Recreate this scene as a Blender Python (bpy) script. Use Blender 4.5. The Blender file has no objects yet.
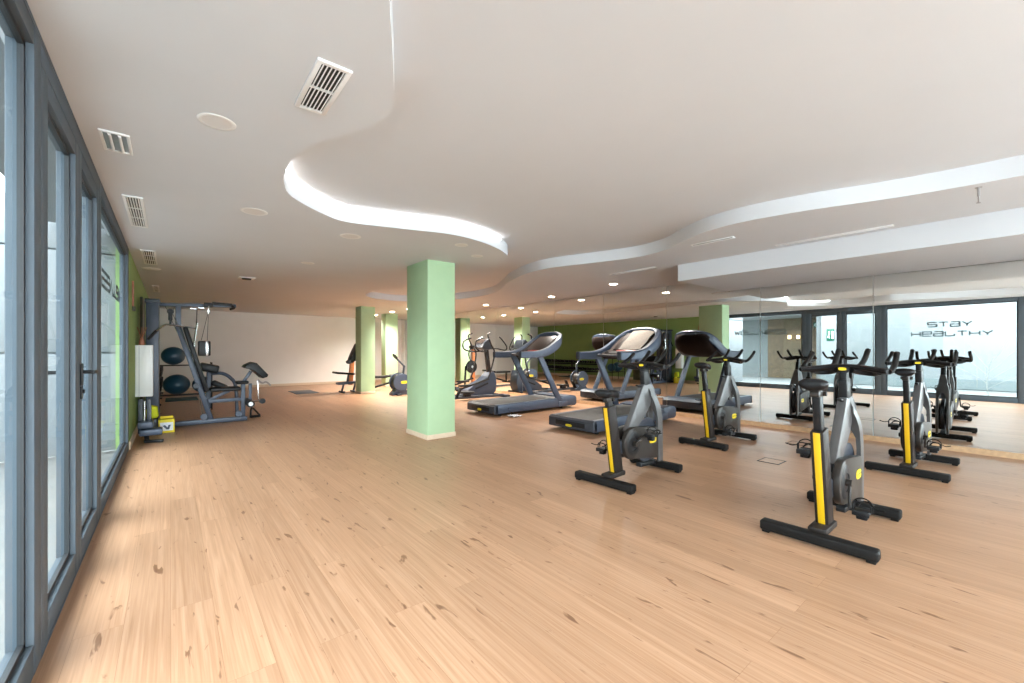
import bpy, bmesh, math, random
from mathutils import Vector, Matrix, Euler

random.seed(7)
sc = bpy.context.scene
COL = sc.collection
PI = math.pi

# ------------------------------------------------------------------ camera
F_PX, YAW, HORIZON, EYE = 419.9, 0.6829, 350.5, 1.25
cam_data = bpy.data.cameras.new('camera')
cam_data.sensor_width = 36.0
cam_data.lens = F_PX / 1024 * 36.0
cam_data.shift_y = (HORIZON - 341.5) / 1024
cam_data.clip_start = 0.02
cam = bpy.data.objects.new('camera', cam_data)
cam.location = (0, 0, EYE)
cam.rotation_euler = (PI / 2, 0, -YAW)
COL.objects.link(cam)
sc.camera = cam

# ------------------------------------------------------------------ sky, light, exposure
world = bpy.data.worlds.new('sky')
sc.world = world
world.use_nodes = True
bg = world.node_tree.nodes['Background']
bg.inputs['Color'].default_value = (0.93, 0.965, 1.0, 1)
bg.inputs['Strength'].default_value = 8.0
vs = sc.view_settings
vs.view_transform = 'Standard'
vs.look = 'None'
vs.gamma = 1
vs.use_curve_mapping = False
vs.exposure = 1.12
cy = sc.cycles
cy.use_denoising = True
cy.max_bounces = 12
cy.diffuse_bounces = 8
cy.glossy_bounces = 6
cy.transparent_max_bounces = 16
cy.sample_clamp_indirect = 8.0
cy.caustics_reflective = False
cy.caustics_refractive = False


def portal(name, loc, rot, sx, sy):
    """Marks a glazed opening so that the renderer samples the sky through it."""
    d = bpy.data.lights.new(name, 'AREA')
    d.shape = 'RECTANGLE'
    d.size, d.size_y = sx, sy
    d.cycles.is_portal = True
    o = bpy.data.objects.new(name, d)
    o.location = loc
    o.rotation_euler = rot
    COL.objects.link(o)


portal('portal_glass_front', (-0.52, 1.85, 1.27), (0, -PI / 2, 0), 2.5, 10.5)
portal('portal_glass_end', (3.55, -3.50, 1.27), (PI / 2, 0, 0), 7.9, 2.5)

# ------------------------------------------------------------------ materials
MATS = {}


def new_mat(name):
    m = bpy.data.materials.new(name)
    m.use_nodes = True
    MATS[name] = m
    nt = m.node_tree
    return m, nt, nt.nodes['Principled BSDF']


def mat(name, color, rough=0.5, metal=0.0, noise=0.06, scale=14.0, bump=0.0, bump_scale=120.0, spec=0.5):
    """Plain painted / plastic / metal surface with a slight procedural variation of its colour."""
    m, nt, p = new_mat(name)
    L = nt.links
    tc = nt.nodes.new('ShaderNodeTexCoord')
    n = nt.nodes.new('ShaderNodeTexNoise')
    n.inputs['Scale'].default_value = scale
    n.inputs['Detail'].default_value = 3
    L.new(tc.outputs['Object'], n.inputs['Vector'])
    r = nt.nodes.new('ShaderNodeValToRGB')
    lo = [max(0, c * (1 - noise)) for c in color]
    hi = [min(1, c * (1 + noise)) for c in color]
    r.color_ramp.elements[0].position = 0.3
    r.color_ramp.elements[1].position = 0.7
    r.color_ramp.elements[0].color = (*lo, 1)
    r.color_ramp.elements[1].color = (*hi, 1)
    L.new(n.outputs['Fac'], r.inputs['Fac'])
    L.new(r.outputs['Color'], p.inputs['Base Color'])
    p.inputs['Roughness'].default_value = rough
    p.inputs['Metallic'].default_value = metal
    p.inputs['Specular IOR Level'].default_value = spec
    if bump:
        n2 = nt.nodes.new('ShaderNodeTexNoise')
        n2.inputs['Scale'].default_value = bump_scale
        L.new(tc.outputs['Object'], n2.inputs['Vector'])
        b = nt.nodes.new('ShaderNodeBump')
        b.inputs['Strength'].default_value = bump
        b.inputs['Distance'].default_value = 0.01
        L.new(n2.outputs['Fac'], b.inputs['Height'])
        L.new(b.outputs['Normal'], p.inputs['Normal'])
    return m


def emit_mat(name, color, strength):
    m, nt, p = new_mat(name)
    p.inputs['Base Color'].default_value = (*color, 1)
    p.inputs['Emission Color'].default_value = (*color, 1)
    p.inputs['Emission Strength'].default_value = strength
    return m


def oak_floor():
    m, nt, p = new_mat('oak_planks')
    N, L = nt.nodes, nt.links
    tc = N.new('ShaderNodeTexCoord')
    mp = N.new('ShaderNodeMapping')
    mp.inputs['Rotation'].default_value = (0, 0, PI / 2)
    L.new(tc.outputs['Object'], mp.inputs['Vector'])
    br = N.new('ShaderNodeTexBrick')
    br.offset = 0.37
    br.inputs['Scale'].default_value = 1.0
    br.inputs['Brick Width'].default_value = 1.9
    br.inputs['Row Height'].default_value = 0.165
    br.inputs['Mortar Size'].default_value = 0.0007
    br.inputs['Mortar Smooth'].default_value = 0.3
    br.inputs['Bias'].default_value = 0.0
    br.inputs['Color1'].default_value = (0, 0, 0, 1)
    br.inputs['Color2'].default_value = (1, 1, 1, 1)
    br.inputs['Mortar'].default_value = (0.5, 0.5, 0.5, 1)
    L.new(mp.outputs['Vector'], br.inputs['Vector'])
    # each plank shifts the grain by its own amount
    sep = N.new('ShaderNodeSeparateColor')
    L.new(br.outputs['Color'], sep.inputs['Color'])
    mul = N.new('ShaderNodeMath'); mul.operation = 'MULTIPLY'; mul.inputs[1].default_value = 37.0
    L.new(sep.outputs['Red'], mul.inputs[0])
    cmb = N.new('ShaderNodeCombineXYZ')
    L.new(mul.outputs[0], cmb.inputs['X']); L.new(mul.outputs[0], cmb.inputs['Z'])
    add = N.new('ShaderNodeVectorMath'); add.operation = 'ADD'
    L.new(mp.outputs['Vector'], add.inputs[0]); L.new(cmb.outputs[0], add.inputs[1])

    def stretched(sx, sy, scale, detail, dist=0.0):
        s = N.new('ShaderNodeVectorMath'); s.operation = 'MULTIPLY'
        s.inputs[1].default_value = (sx, sy, 1)
        L.new(add.outputs[0], s.inputs[0])
        n = N.new('ShaderNodeTexNoise')
        n.inputs['Scale'].default_value = scale
        n.inputs['Detail'].default_value = detail
        n.inputs['Distortion'].default_value = dist
        L.new(s.outputs[0], n.inputs['Vector'])
        return n

    def ramp(fac, stops):
        r = N.new('ShaderNodeValToRGB')
        e = r.color_ramp.elements
        while len(e) < len(stops):
            e.new(0.5)
        for el, (pos, c) in zip(e, stops):
            el.position = pos
            el.color = (*c, 1)
        L.new(fac, r.inputs['Fac'])
        return r

    def mix(kind, fac, a, b):
        x = N.new('ShaderNodeMix'); x.data_type = 'RGBA'; x.blend_type = kind
        if isinstance(fac, float):
            x.inputs['Factor'].default_value = fac
        else:
            L.new(fac, x.inputs['Factor'])
        L.new(a, x.inputs['A']); L.new(b, x.inputs['B'])
        return x.outputs['Result']

    grain = stretched(0.40, 19.0, 2.6, 10, 1.0)
    fine = stretched(0.7, 34.0, 4.0, 8)
    knots = stretched(2.4, 10.0, 2.2, 3, 0.6)
    base = ramp(grain.outputs['Fac'], [(0.24, (0.330, 0.180, 0.100)), (0.50, (0.400, 0.230, 0.137)), (0.76, (0.470, 0.287, 0.180))])
    plank = ramp(sep.outputs['Red'], [(0.0, (0.92, 0.905, 0.89)), (1.0, (1.07, 1.06, 1.05))])
    col = mix('MULTIPLY', 1.0, base.outputs['Color'], plank.outputs['Color'])
    fr = ramp(fine.outputs['Fac'], [(0.35, (0.84, 0.80, 0.77)), (0.62, (1.06, 1.06, 1.06))])
    col = mix('MULTIPLY', 0.45, col, fr.outputs['Color'])
    kn = ramp(knots.outputs['Fac'], [(0.0, (0.12, 0.07, 0.04)), (0.29, (0.34, 0.24, 0.18)), (0.350, (1, 1, 1)), (1.0, (1, 1, 1))])
    col = mix('MULTIPLY', 0.75, col, kn.outputs['Color'])
    joint = ramp(br.outputs['Fac'], [(0.0, (1, 1, 1)), (1.0, (0.62, 0.56, 0.5))])
    col = mix('MULTIPLY', 1.0, col, joint.outputs['Color'])
    L.new(col, p.inputs['Base Color'])
    rr = N.new('ShaderNodeMapRange')
    rr.inputs['To Min'].default_value = 0.30
    rr.inputs['To Max'].default_value = 0.46
    L.new(grain.outputs['Fac'], rr.inputs['Value'])
    L.new(rr.outputs['Result'], p.inputs['Roughness'])
    p.inputs['Specular IOR Level'].default_value = 0.30
    b = N.new('ShaderNodeBump'); b.inputs['Strength'].default_value = 0.12; b.inputs['Distance'].default_value = 0.002
    L.new(fine.outputs['Fac'], b.inputs['Height'])
    L.new(b.outputs['Normal'], p.inputs['Normal'])
    return m


def glass_mat():
    """Thin architectural glass: clear, slightly green-blue, with a mirror-like sheen at grazing angles."""
    m = bpy.data.materials.new('clear_glass')
    m.use_nodes = True
    nt = m.node_tree
    N, L = nt.nodes, nt.links
    out = N['Material Output']
    N.remove(N['Principled BSDF'])
    t = N.new('ShaderNodeBsdfTransparent'); t.inputs['Color'].default_value = (0.90, 0.955, 0.965, 1)
    g = N.new('ShaderNodeBsdfGlossy'); g.inputs['Roughness'].default_value = 0.01
    g.inputs['Color'].default_value = (0.92, 0.96, 1, 1)
    lw = N.new('ShaderNodeLayerWeight'); lw.inputs['Blend'].default_value = 0.5
    pw = N.new('ShaderNodeMath'); pw.operation = 'POWER'; pw.inputs[1].default_value = 5.0
    L.new(lw.outputs['Facing'], pw.inputs[0])
    fr = N.new('ShaderNodeMapRange')
    fr.inputs['To Min'].default_value = 0.025; fr.inputs['To Max'].default_value = 0.20
    L.new(pw.outputs[0], fr.inputs['Value'])
    mx = N.new('ShaderNodeMixShader')
    L.new(fr.outputs[0], mx.inputs['Fac']); L.new(t.outputs[0], mx.inputs[1]); L.new(g.outputs[0], mx.inputs[2])
    L.new(mx.outputs[0], out.inputs['Surface'])
    MATS['glass'] = m
    return m


M = {}
M['floor'] = oak_floor()
M['glass'] = glass_mat()
M['ceiling'] = mat('white_plaster', (0.650, 0.672, 0.700), 0.9, noise=0.012, scale=2.0)
M['fascia'] = M['ceiling']
M['wall_white'] = mat('white_wall_paint', (0.80, 0.785, 0.765), 0.85, noise=0.015, scale=3)
M['wall_green'] = mat('green_wall_paint', (0.225, 0.345, 0.115), 0.75, noise=0.03, scale=3)
M['col_green'] = mat('sage_column_paint', (0.395, 0.560, 0.335), 0.7, noise=0.03, scale=5)
M['skirt'] = mat('pale_skirting', (0.66, 0.52, 0.38), 0.6, noise=0.05)
M['skirt_wood'] = mat('oak_skirting', (0.50, 0.32, 0.18), 0.5, noise=0.12, scale=20)
M['frame'] = mat('slate_aluminium', (0.085, 0.105, 0.125), 0.6, noise=0.0, spec=0.15)
M['gasket'] = mat('black_gasket', (0.012, 0.013, 0.015), 0.6)
M['mirror'], _nt, _p = new_mat('mirror_silver')
_p.inputs['Metallic'].default_value = 1.0
_p.inputs['Roughness'].default_value = 0.0
_p.inputs['Base Color'].default_value = (0.86, 0.88, 0.86, 1)
M['seam'] = mat('mirror_edge', (0.88, 0.90, 0.88), 0.5)
M['black'] = mat('black_plastic', (0.010, 0.010, 0.011), 0.42, noise=0.2, spec=0.25)
M['rubber'] = mat('black_rubber', (0.010, 0.009, 0.0085), 0.6, noise=0.15, spec=0.14)
M['leather'] = mat('black_vinyl', (0.010, 0.010, 0.011), 0.40, noise=0.15, spec=0.25)
M['graphite'] = mat('graphite_cover', (0.026, 0.021, 0.018), 0.38, noise=0.05, spec=0.25)
M['postdark'] = mat('dark_post_paint', (0.022, 0.017, 0.015), 0.45, noise=0.05, spec=0.15)
M['silver'] = mat('silver_grey_paint', (0.098, 0.095, 0.096), 0.34, metal=0.35, noise=0.04)
M['chrome'] = mat('chrome', (0.46, 0.46, 0.46), 0.25, metal=1.0, noise=0.02)
M['steel'] = mat('brushed_steel', (0.42, 0.42, 0.43), 0.32, metal=0.9, noise=0.04)
M['yellow'] = mat('yellow_trim', (0.66, 0.39, 0.008), 0.45, noise=0.02)
M['yellow_badge'] = mat('yellow_badge', (0.82, 0.62, 0.02), 0.4, noise=0.02)
M['slate'] = mat('slate_blue_paint', (0.047, 0.064, 0.100), 0.42, metal=0.1, noise=0.05)
M['slate_dark'] = mat('dark_slate_plastic', (0.026, 0.032, 0.045), 0.45, noise=0.08)
M['belt'] = mat('running_belt', (0.048, 0.046, 0.045), 0.7, noise=0.08, scale=60)
M['brownback'] = mat('dark_brown_shell', (0.026, 0.017, 0.015), 0.75, noise=0.08, spec=0.10)
M['screen'] = mat('dark_screen', (0.020, 0.014, 0.012), 0.40, noise=0.3, scale=30, spec=0.3)
M['screen_red'] = mat('red_button_strip', (0.25, 0.03, 0.02), 0.4)
M['beige'] = mat('beige_matte', (0.19, 0.165, 0.14), 0.9, noise=0.10, scale=30, bump=0.3)
M['gymframe'] = mat('blue_grey_steel_tube', (0.052, 0.064, 0.092), 0.42, metal=0.15, noise=0.05)
M['ball'] = mat('petrol_blue_rubber', (0.010, 0.060, 0.105), 0.34, noise=0.06)
M['mat_teal'] = mat('teal_foam', (0.012, 0.060, 0.080), 0.85, noise=0.08)
M['mat_grey'] = mat('grey_rubber', (0.10, 0.11, 0.125), 0.8, noise=0.08)
M['white'] = mat('white_lacquer', (0.86, 0.87, 0.88), 0.35, noise=0.01)
M['vent_white'] = mat('white_grille_paint', (0.82, 0.82, 0.81), 0.5, noise=0.01)
M['vent_dark'] = mat('dark_duct', (0.035, 0.034, 0.032), 0.8)
M['lime'] = mat('lime_cloth', (0.62, 0.64, 0.02), 0.8, noise=0.08)
M['yellow_box'] = mat('yellow_card', (0.82, 0.66, 0.03), 0.6, noise=0.03)
M['label_white'] = mat('white_label', (0.78, 0.79, 0.82), 0.6, noise=0.06, scale=40)
M['orange'] = mat('orange_brown_paint', (0.52, 0.17, 0.055), 0.45, noise=0.08)
M['wood'] = mat('red_brown_wood', (0.30, 0.11, 0.06), 0.55, noise=0.15, scale=30)
M['door_dark'] = mat('dark_olive_door', (0.050, 0.055, 0.025), 0.5, noise=0.05)
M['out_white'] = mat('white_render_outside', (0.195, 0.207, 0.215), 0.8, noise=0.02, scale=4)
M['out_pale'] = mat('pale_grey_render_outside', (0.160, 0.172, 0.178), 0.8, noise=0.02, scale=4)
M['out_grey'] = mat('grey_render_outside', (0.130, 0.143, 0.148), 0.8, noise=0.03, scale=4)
M['out_brown'] = mat('brown_timber_outside', (0.10, 0.068, 0.038), 0.6, noise=0.18, scale=6)
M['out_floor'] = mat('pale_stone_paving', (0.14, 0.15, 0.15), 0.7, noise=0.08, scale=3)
M['terrace'] = mat('light_bounce_paving', (0.72, 0.72, 0.71), 0.7, noise=0.04, scale=3)  # kept pale so it throws light up onto the ceiling
M['out_plinth'] = mat('grey_green_plinth', (0.14, 0.165, 0.17), 0.7, noise=0.05)
M['sign_green'] = mat('safety_green', (0.0, 0.075, 0.042), 0.5)
M['lettering'] = mat('grey_vinyl_letters', (0.085, 0.10, 0.105), 0.6)
M['twig'] = mat('grey_bark', (0.33, 0.32, 0.30), 0.8, noise=0.15)
M['lamp_on'] = emit_mat('lit_diffuser', (1.0, 0.86, 0.66), 34.0)
M['lamp_off'] = mat('unlit_diffuser', (0.74, 0.73, 0.72), 0.5, noise=0.01)
M['lamp_warm'] = emit_mat('warm_wall_lamp', (1.0, 0.72, 0.36), 4.0)
M['led'] = emit_mat('led_strip', (1.0, 0.97, 0.93), 7.0)

# ------------------------------------------------------------------ mesh helpers


def catmull(pts, n=6, closed=False):
    P = [Vector(p) for p in pts]
    if len(P) < 3:
        return P
    out = []
    m = len(P)
    rng = range(m) if closed else range(m - 1)
    for i in rng:
        p0 = P[(i - 1) % m] if (closed or i > 0) else P[0] * 2 - P[1]
        p1, p2 = P[i], P[(i + 1) % m]
        p3 = P[(i + 2) % m] if (closed or i + 2 < m) else P[-1] * 2 - P[-2]
        for k in range(n):
            t = k / n
            out.append(0.5 * ((2 * p1) + (p2 - p0) * t + (2 * p0 - 5 * p1 + 4 * p2 - p3) * t * t + (3 * p1 - p0 - 3 * p2 + p3) * t ** 3))
    if not closed:
        out.append(P[-1])
    return out


class MB:
    """Collects shapes into one mesh."""

    def __init__(self):
        self.bm = bmesh.new()

    def _add(self, verts, faces, mtx=None):
        vs_ = [self.bm.verts.new(mtx @ Vector(v) if mtx else Vector(v)) for v in verts]
        for f in faces:
            try:
                self.bm.faces.new([vs_[i] for i in f])
            except ValueError:
                pass
        return vs_

    def box(self, c, s, bev=0.0, rot=(0, 0, 0), seg=2):
        t = bmesh.new()
        bmesh.ops.create_cube(t, size=1.0)
        for v in t.verts:
            v.co = Vector((v.co.x * s[0], v.co.y * s[1], v.co.z * s[2]))
        if bev:
            bmesh.ops.bevel(t, geom=list(t.edges), offset=min(bev, min(s) * 0.49), segments=seg, affect='EDGES', profile=0.5)
        m = Matrix.Translation(c) @ Euler(rot).to_matrix().to_4x4()
        self._merge(t, m)
        return self

    def _merge(self, t, m):
        t.verts.index_update()
        self._add([v.co.copy() for v in t.verts], [[v.index for v in f.verts] for f in t.faces], m)
        t.free()

    def bar(self, a, b, w, h, bev=0.006, up=(0, 0, 1)):
        """Rectangular bar from a to b: w across, h along 'up'."""
        a, b = Vector(a), Vector(b)
        x = (b - a)
        ln = x.length
        x.normalize()
        y = Vector(up).cross(x)
        if y.length < 1e-5:
            y = Vector((0, 1, 0))
        y.normalize()
        z = x.cross(y)
        t = bmesh.new()
        bmesh.ops.create_cube(t, size=1.0)
        for v in t.verts:
            v.co = Vector((v.co.x * ln, v.co.y * w, v.co.z * h))
        if bev:
            bmesh.ops.bevel(t, geom=list(t.edges), offset=min(bev, min(w, h) * 0.49), segments=2, affect='EDGES', profile=0.5)
        R = Matrix((x, y, z)).transposed().to_4x4()
        self._merge(t, Matrix.Translation((a + b) / 2) @ R)
        return self

    def cyl(self, a, b, r, r2=None, n=20, bev=0.0):
        a, b = Vector(a), Vector(b)
        r2 = r if r2 is None else r2
        d = b - a
        ln = d.length
        prof = [(0, 0), (r, 0), (r2, ln), (0, ln)]
        if bev:
            prof = [(0, 0), (r - bev, 0), (r, bev), (r2, ln - bev), (r2 - bev, ln), (0, ln)]
        self.lathe(prof, a, d, n)
        return self

    def lathe(self, prof, origin=(0, 0, 0), axis=(0, 0, 1), n=24):
        """prof: list of (radius, height along axis)."""
        q = Vector((0, 0, 1)).rotation_difference(Vector(axis).normalized())
        m = Matrix.Translation(origin) @ q.to_matrix().to_4x4()
        verts, faces, rings = [], [], []
        for r, z in prof:
            if r < 1e-6:
                rings.append([len(verts)])
                verts.append((0, 0, z))
            else:
                rings.append(list(range(len(verts), len(verts) + n)))
                verts += [(r * math.cos(2 * PI * k / n), r * math.sin(2 * PI * k / n), z) for k in range(n)]
        for A, B in zip(rings, rings[1:]):
            for k in range(n):
                k2 = (k + 1) % n
                if len(A) == 1 and len(B) == 1:
                    continue
                if len(A) == 1:
                    faces.append((A[0], B[k2], B[k]))
                elif len(B) == 1:
                    faces.append((A[k], A[k2], B[0]))
                else:
                    faces.append((A[k], A[k2], B[k2], B[k]))
        self._add(verts, faces, m)
        return self

    def sweep(self, pts, section, closed=False, up=(0, 0, 1), scale=None):
        """Sweep a 2-D section (list of (side, up)) along pts."""
        P = [Vector(p) for p in pts]
        n, k = len(P), len(section)
        verts, faces = [], []
        prev_y = None
        for i, p in enumerate(P):
            if closed:
                t = P[(i + 1) % n] - P[i - 1]
            else:
                t = P[min(i + 1, n - 1)] - P[max(i - 1, 0)]
            t.normalize()
            y = Vector(up).cross(t)
            if y.length < 1e-3:
                y = prev_y.copy() if prev_y else Vector((1, 0, 0)).cross(t)
            y.normalize()
            if prev_y and y.dot(prev_y) < 0 and up != (0, 0, 1):
                y = -y
            prev_y = y
            z = t.cross(y)
            s_ = scale[i] if scale else 1.0
            for a, b in section:
                verts.append(p + y * a * s_ + z * b * s_)
        for i in range(n if closed else n - 1):
            j = (i + 1) % n
            for q in range(k):
                q2 = (q + 1) % k
                faces.append((i * k + q, i * k + q2, j * k + q2, j * k + q))
        if not closed:
            faces.append(tuple(range(k - 1, -1, -1)))
            faces.append(tuple((n - 1) * k + q for q in range(k)))
        self._add(verts, faces)
        return self

    def tube(self, pts, r, closed=False, n=8, smooth=5, scale=None):
        pts = catmull(pts, smooth, closed) if smooth > 1 else [Vector(p) for p in pts]
        # parallel transport frame
        m = len(pts)
        T = []
        for i in range(m):
            t = (pts[(i + 1) % m] - pts[i - 1]) if closed else (pts[min(i + 1, m - 1)] - pts[max(i - 1, 0)])
            T.append(t.normalized())
        y = T[0].orthogonal().normalized()
        verts, faces = [], []
        for i in range(m):
            if i:
                y = (T[i - 1].rotation_difference(T[i]) @ y)
                y = (y - T[i] * y.dot(T[i])).normalized()
            z = T[i].cross(y)
            rr = r
            for k in range(n):
                a = 2 * PI * k / n
                verts.append(pts[i] + (y * math.cos(a) + z * math.sin(a)) * rr)
        for i in range(m if closed else m - 1):
            j = (i + 1) % m
            for k in range(n):
                k2 = (k + 1) % n
                faces.append((i * n + k, i * n + k2, j * n + k2, j * n + k))
        if not closed:
            faces.append(tuple(range(n - 1, -1, -1)))
            faces.append(tuple((m - 1) * n + k for k in range(n)))
        self._add(verts, faces)
        return self

    def prism(self, poly, axis, lo, hi, bev=0.0):
        """Extrude a closed 2-D outline along an axis. axis 'y': poly is (x, z); 'z': (x, y); 'x': (y, z)."""
        t = bmesh.new()

        def pt(a, b, h):
            return {'y': (a, h, b), 'z': (a, b, h), 'x': (h, a, b)}[axis]
        A = [t.verts.new(pt(a, b, lo)) for a, b in poly]
        B = [t.verts.new(pt(a, b, hi)) for a, b in poly]
        t.faces.new(A)
        t.faces.new(B)
        k = len(poly)
        for i in range(k):
            t.faces.new((A[i], A[(i + 1) % k], B[(i + 1) % k], B[i]))
        if bev:
            caps = [e for e in t.edges if len(e.link_faces) == 2 and any(len(f.verts) == k and k != 4 or f.index in (0, 1) for f in e.link_faces)]
            t.faces.index_update()
            caps = [e for e in t.edges if any(f.index in (0, 1) for f in e.link_faces)]
            bmesh.ops.bevel(t, geom=caps, offset=bev, segments=2, affect='EDGES', profile=0.5)
        bmesh.ops.recalc_face_normals(t, faces=list(t.faces))
        bmesh.ops.triangulate(t, faces=[f for f in t.faces if len(f.verts) > 4])
        self._merge(t, Matrix.Identity(4))
        return self

    def sphere(self, c, r, s=(1, 1, 1), seg=24):
        t = bmesh.new()
        bmesh.ops.create_uvsphere(t, u_segments=seg, v_segments=seg // 2, radius=r)
        self._merge(t, Matrix.Translation(c) @ Matrix.Diagonal((*s, 1)))
        return self

    def torus(self, c, R, r, axis=(0, 0, 1), n=28, k=8):
        q = Vector((0, 0, 1)).rotation_difference(Vector(axis).normalized())
        pts = [Vector(c) + q @ Vector((R * math.cos(2 * PI * i / n), R * math.sin(2 * PI * i / n), 0)) for i in range(n)]
        self.tube(pts, r, True, k, 1)
        return self

    def build(self, name, material, parent=None, angle=38, normals=True):
        if normals:
            bmesh.ops.recalc_face_normals(self.bm, faces=list(self.bm.faces))
        me = bpy.data.meshes.new(name)
        self.bm.to_mesh(me)
        self.bm.free()
        me.polygons.foreach_set('use_smooth', [True] * len(me.polygons))
        me.set_sharp_from_angle(angle=math.radians(angle))
        me.materials.append(material)
        o = bpy.data.objects.new(name, me)
        if parent:
            o.parent = parent
        COL.objects.link(o)
        return o


def thing(name, label, cat, loc=(0, 0, 0), rz=0.0, group=None):
    o = bpy.data.objects.new(name, None)
    o.empty_display_size = 0.1
    o.location = loc
    o.rotation_euler = (0, 0, rz)
    o['label'] = label
    o['category'] = cat
    if group:
        o['group'] = group
    COL.objects.link(o)
    return o


def tag(o, label, cat, group=None):
    o['label'] = label
    o['category'] = cat
    if group:
        o['group'] = group
    return o


def structure(o, label=None):
    o['kind'] = 'structure'
    if label:
        o['label'] = label
    return o


def structure_root(name, label=None):
    o = bpy.data.objects.new(name, None)
    COL.objects.link(o)
    return structure(o, label)


# ------------------------------------------------------------------ room shell
XG = -0.4056            # inner face of the glass front and the green wall
ZC = 2.524              # lower ceiling
ZU = 2.665              # recessed ceiling
YB, YR = 16.58, -3.42   # back wall, glazed end behind the camera
XM0, MSLOPE = 7.5623, 0.00564


def xm(y):
    return XM0 - MSLOPE * y


structure(MB().box(((XG + 7.8) / 2, (YB + YR) / 2, -0.05), (7.8 - XG + 0.24, YB - YR + 0.3, 0.1)).build('floor', M['floor']),
          'pale oak plank floor running the length of the gym')

C1 = [(0.40, -2.9), (0.55, -2.1), (0.55, -1.2), (0.40, -0.3), (0.33, 0.4), (0.44, 1.0),
      (0.619, 1.464), (0.705, 1.647), (0.881, 2.036), (0.913, 2.198), (0.843, 2.471), (0.705, 2.758), (0.636, 3.035), (0.635, 3.325),
      (0.666, 3.551), (0.781, 3.848), (1.119, 4.157), (1.387, 4.26), (1.908, 4.124), (2.412, 3.993), (2.908, 4.073), (3.391, 4.314),
      (3.65, 4.60), (3.83, 5.054), (3.873, 5.523), (3.76, 6.1), (3.62, 6.9), (3.50, 7.8), (3.40, 8.7), (3.42, 9.3)]
C2 = [(3.55, 9.75), (3.90, 10.08), (4.45, 10.22), (5.00, 9.95), (5.40, 9.15), (5.62, 8.3), (5.55, 7.5), (5.24, 6.77), (4.857, 6.058), (4.60, 5.35), (4.53, 4.85), (4.60, 4.45),
      (4.77, 3.95), (4.93, 3.40), (4.88, 2.95), (4.66, 2.587), (4.48, 2.25), (4.40, 1.90), (4.43, 1.55), (4.513, 1.199), (4.675, 0.737), (4.771, 0.332), (4.81, -0.1),
      (4.74, -0.8), (4.55, -1.6), (4.55, -2.3), (4.70, -2.9)]
edge = [(v.x, v.y) for v in catmull([(x, y, 0) for x, y in C1 + C2], 5)]
low = [(XG - 0.08, YR)] + [(0.40, YR)] + edge + [(4.75, YR), (7.75, YR), (7.75, YB + 0.1), (XG - 0.08, YB + 0.1)]
structure(MB().prism(low, 'z', ZC, ZU + 0.02).build('ceiling', M['ceiling'], angle=40), 'dropped white plaster ceiling with a wavy edge')
structure(MB().box((3.7, (YB + YR) / 2, ZU + 0.06), (8.6, YB - YR + 0.4, 0.1)).build('ceiling_recess', M['ceiling']), 'raised white ceiling inside the wavy recess')
# boxed beam along the mirror side
structure(MB().box(((5.872 + xm(0) - 0.03) / 2, (3.295 + YR) / 2, (2.284 + ZC) / 2 + 0.01), (xm(0) - 0.03 - 5.872, 3.295 - YR, ZC - 2.284 + 0.02)).build('ceiling_beam', M['ceiling']),
          'long white boxed beam below the ceiling beside the mirrors')

structure(MB().box(((XG + 7.6) / 2, YB + 0.06, 1.33), (8.3, 0.12, 2.7)).build('wall_back', M['wall_white']), 'plain white back wall')
structure(MB().box((XG - 0.06, (7.12 + YB) / 2, 1.33), (0.12, YB - 7.12, 2.7)).build('wall_left', M['wall_green']), 'green wall beyond the glass front')
o = MB().box((0.085, 0, 1.33), (0.10, YB - YR + 0.3, 2.7)).build('wall_right', M['wall_white'])
o.location = (xm((YB + YR) / 2), (YB + YR) / 2, 0)
o.rotation_euler = (0, 0, MSLOPE)
structure(o, 'white wall behind the mirrors')
structure(MB().box((3.6, YB - 0.008, 0.04), (7.9, 0.016, 0.08)).build('baseboard_back', M['skirt']), 'pale baseboard along the back wall')
structure(MB().box((XG + 0.008, (7.14 + YB) / 2, 0.05), (0.016, YB - 7.14 - 0.02, 0.10)).build('baseboard_left', M['skirt']), 'pale baseboard along the green wall')
o = MB().box((0, 0, 0.035), (0.02, YB - YR - 0.1, 0.07)).build('baseboard_right', M['skirt_wood'])
o.location = (xm((YB + YR) / 2) - 0.004, (YB + YR) / 2, 0)
o.rotation_euler = (0, 0, MSLOPE)
structure(o, 'oak baseboard under the mirrors')

# lit strip tucked into the cove along the front of the wavy edge
loop = catmull([(x, y, 0) for x, y in C1 + C2], 8)
first = next(i for i, v in enumerate(loop) if v.y > 3.45)
last = next(i for i, v in enumerate(loop) if v.x > 3.25)
strip = loop[first:last]
off = []
for i, v in enumerate(strip):
    tg = (strip[min(i + 1, len(strip) - 1)] - strip[max(i - 1, 0)]).normalized()
    off.append(Vector((v.x + tg.y * 0.012, v.y - tg.x * 0.012, ZU - 0.012)))
tag(MB().tube(off, 0.006, n=6, smooth=1).build('led_strip', M['led']), 'lit strip lamp tucked along the wavy ceiling edge', 'light')

# columns
for x0, x1, y0, y1, lab in ((2.785, 3.228, 5.291, 5.948, 'large pale green square column in the middle of the room'),
                            (4.243, 4.651, 12.076, 12.541, 'green column standing farther back beside the orange exercise bench'),
                            (5.752, 6.188, 13.956, 14.340, 'green column farthest back near the white wall')):
    c = structure_root('column', lab)
    c.location = ((x0 + x1) / 2, (y0 + y1) / 2, 0)
    w, d = x1 - x0, y1 - y0
    MB().box((0, 0, ZC / 2), (w, d, ZC + 0.01), 0.004).build('shaft', M['col_green'], c)
    MB().box((0, 0, 0.0325), (w + 0.022, d + 0.022, 0.065), 0.004).build('baseboard', M['skirt'], c)

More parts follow.
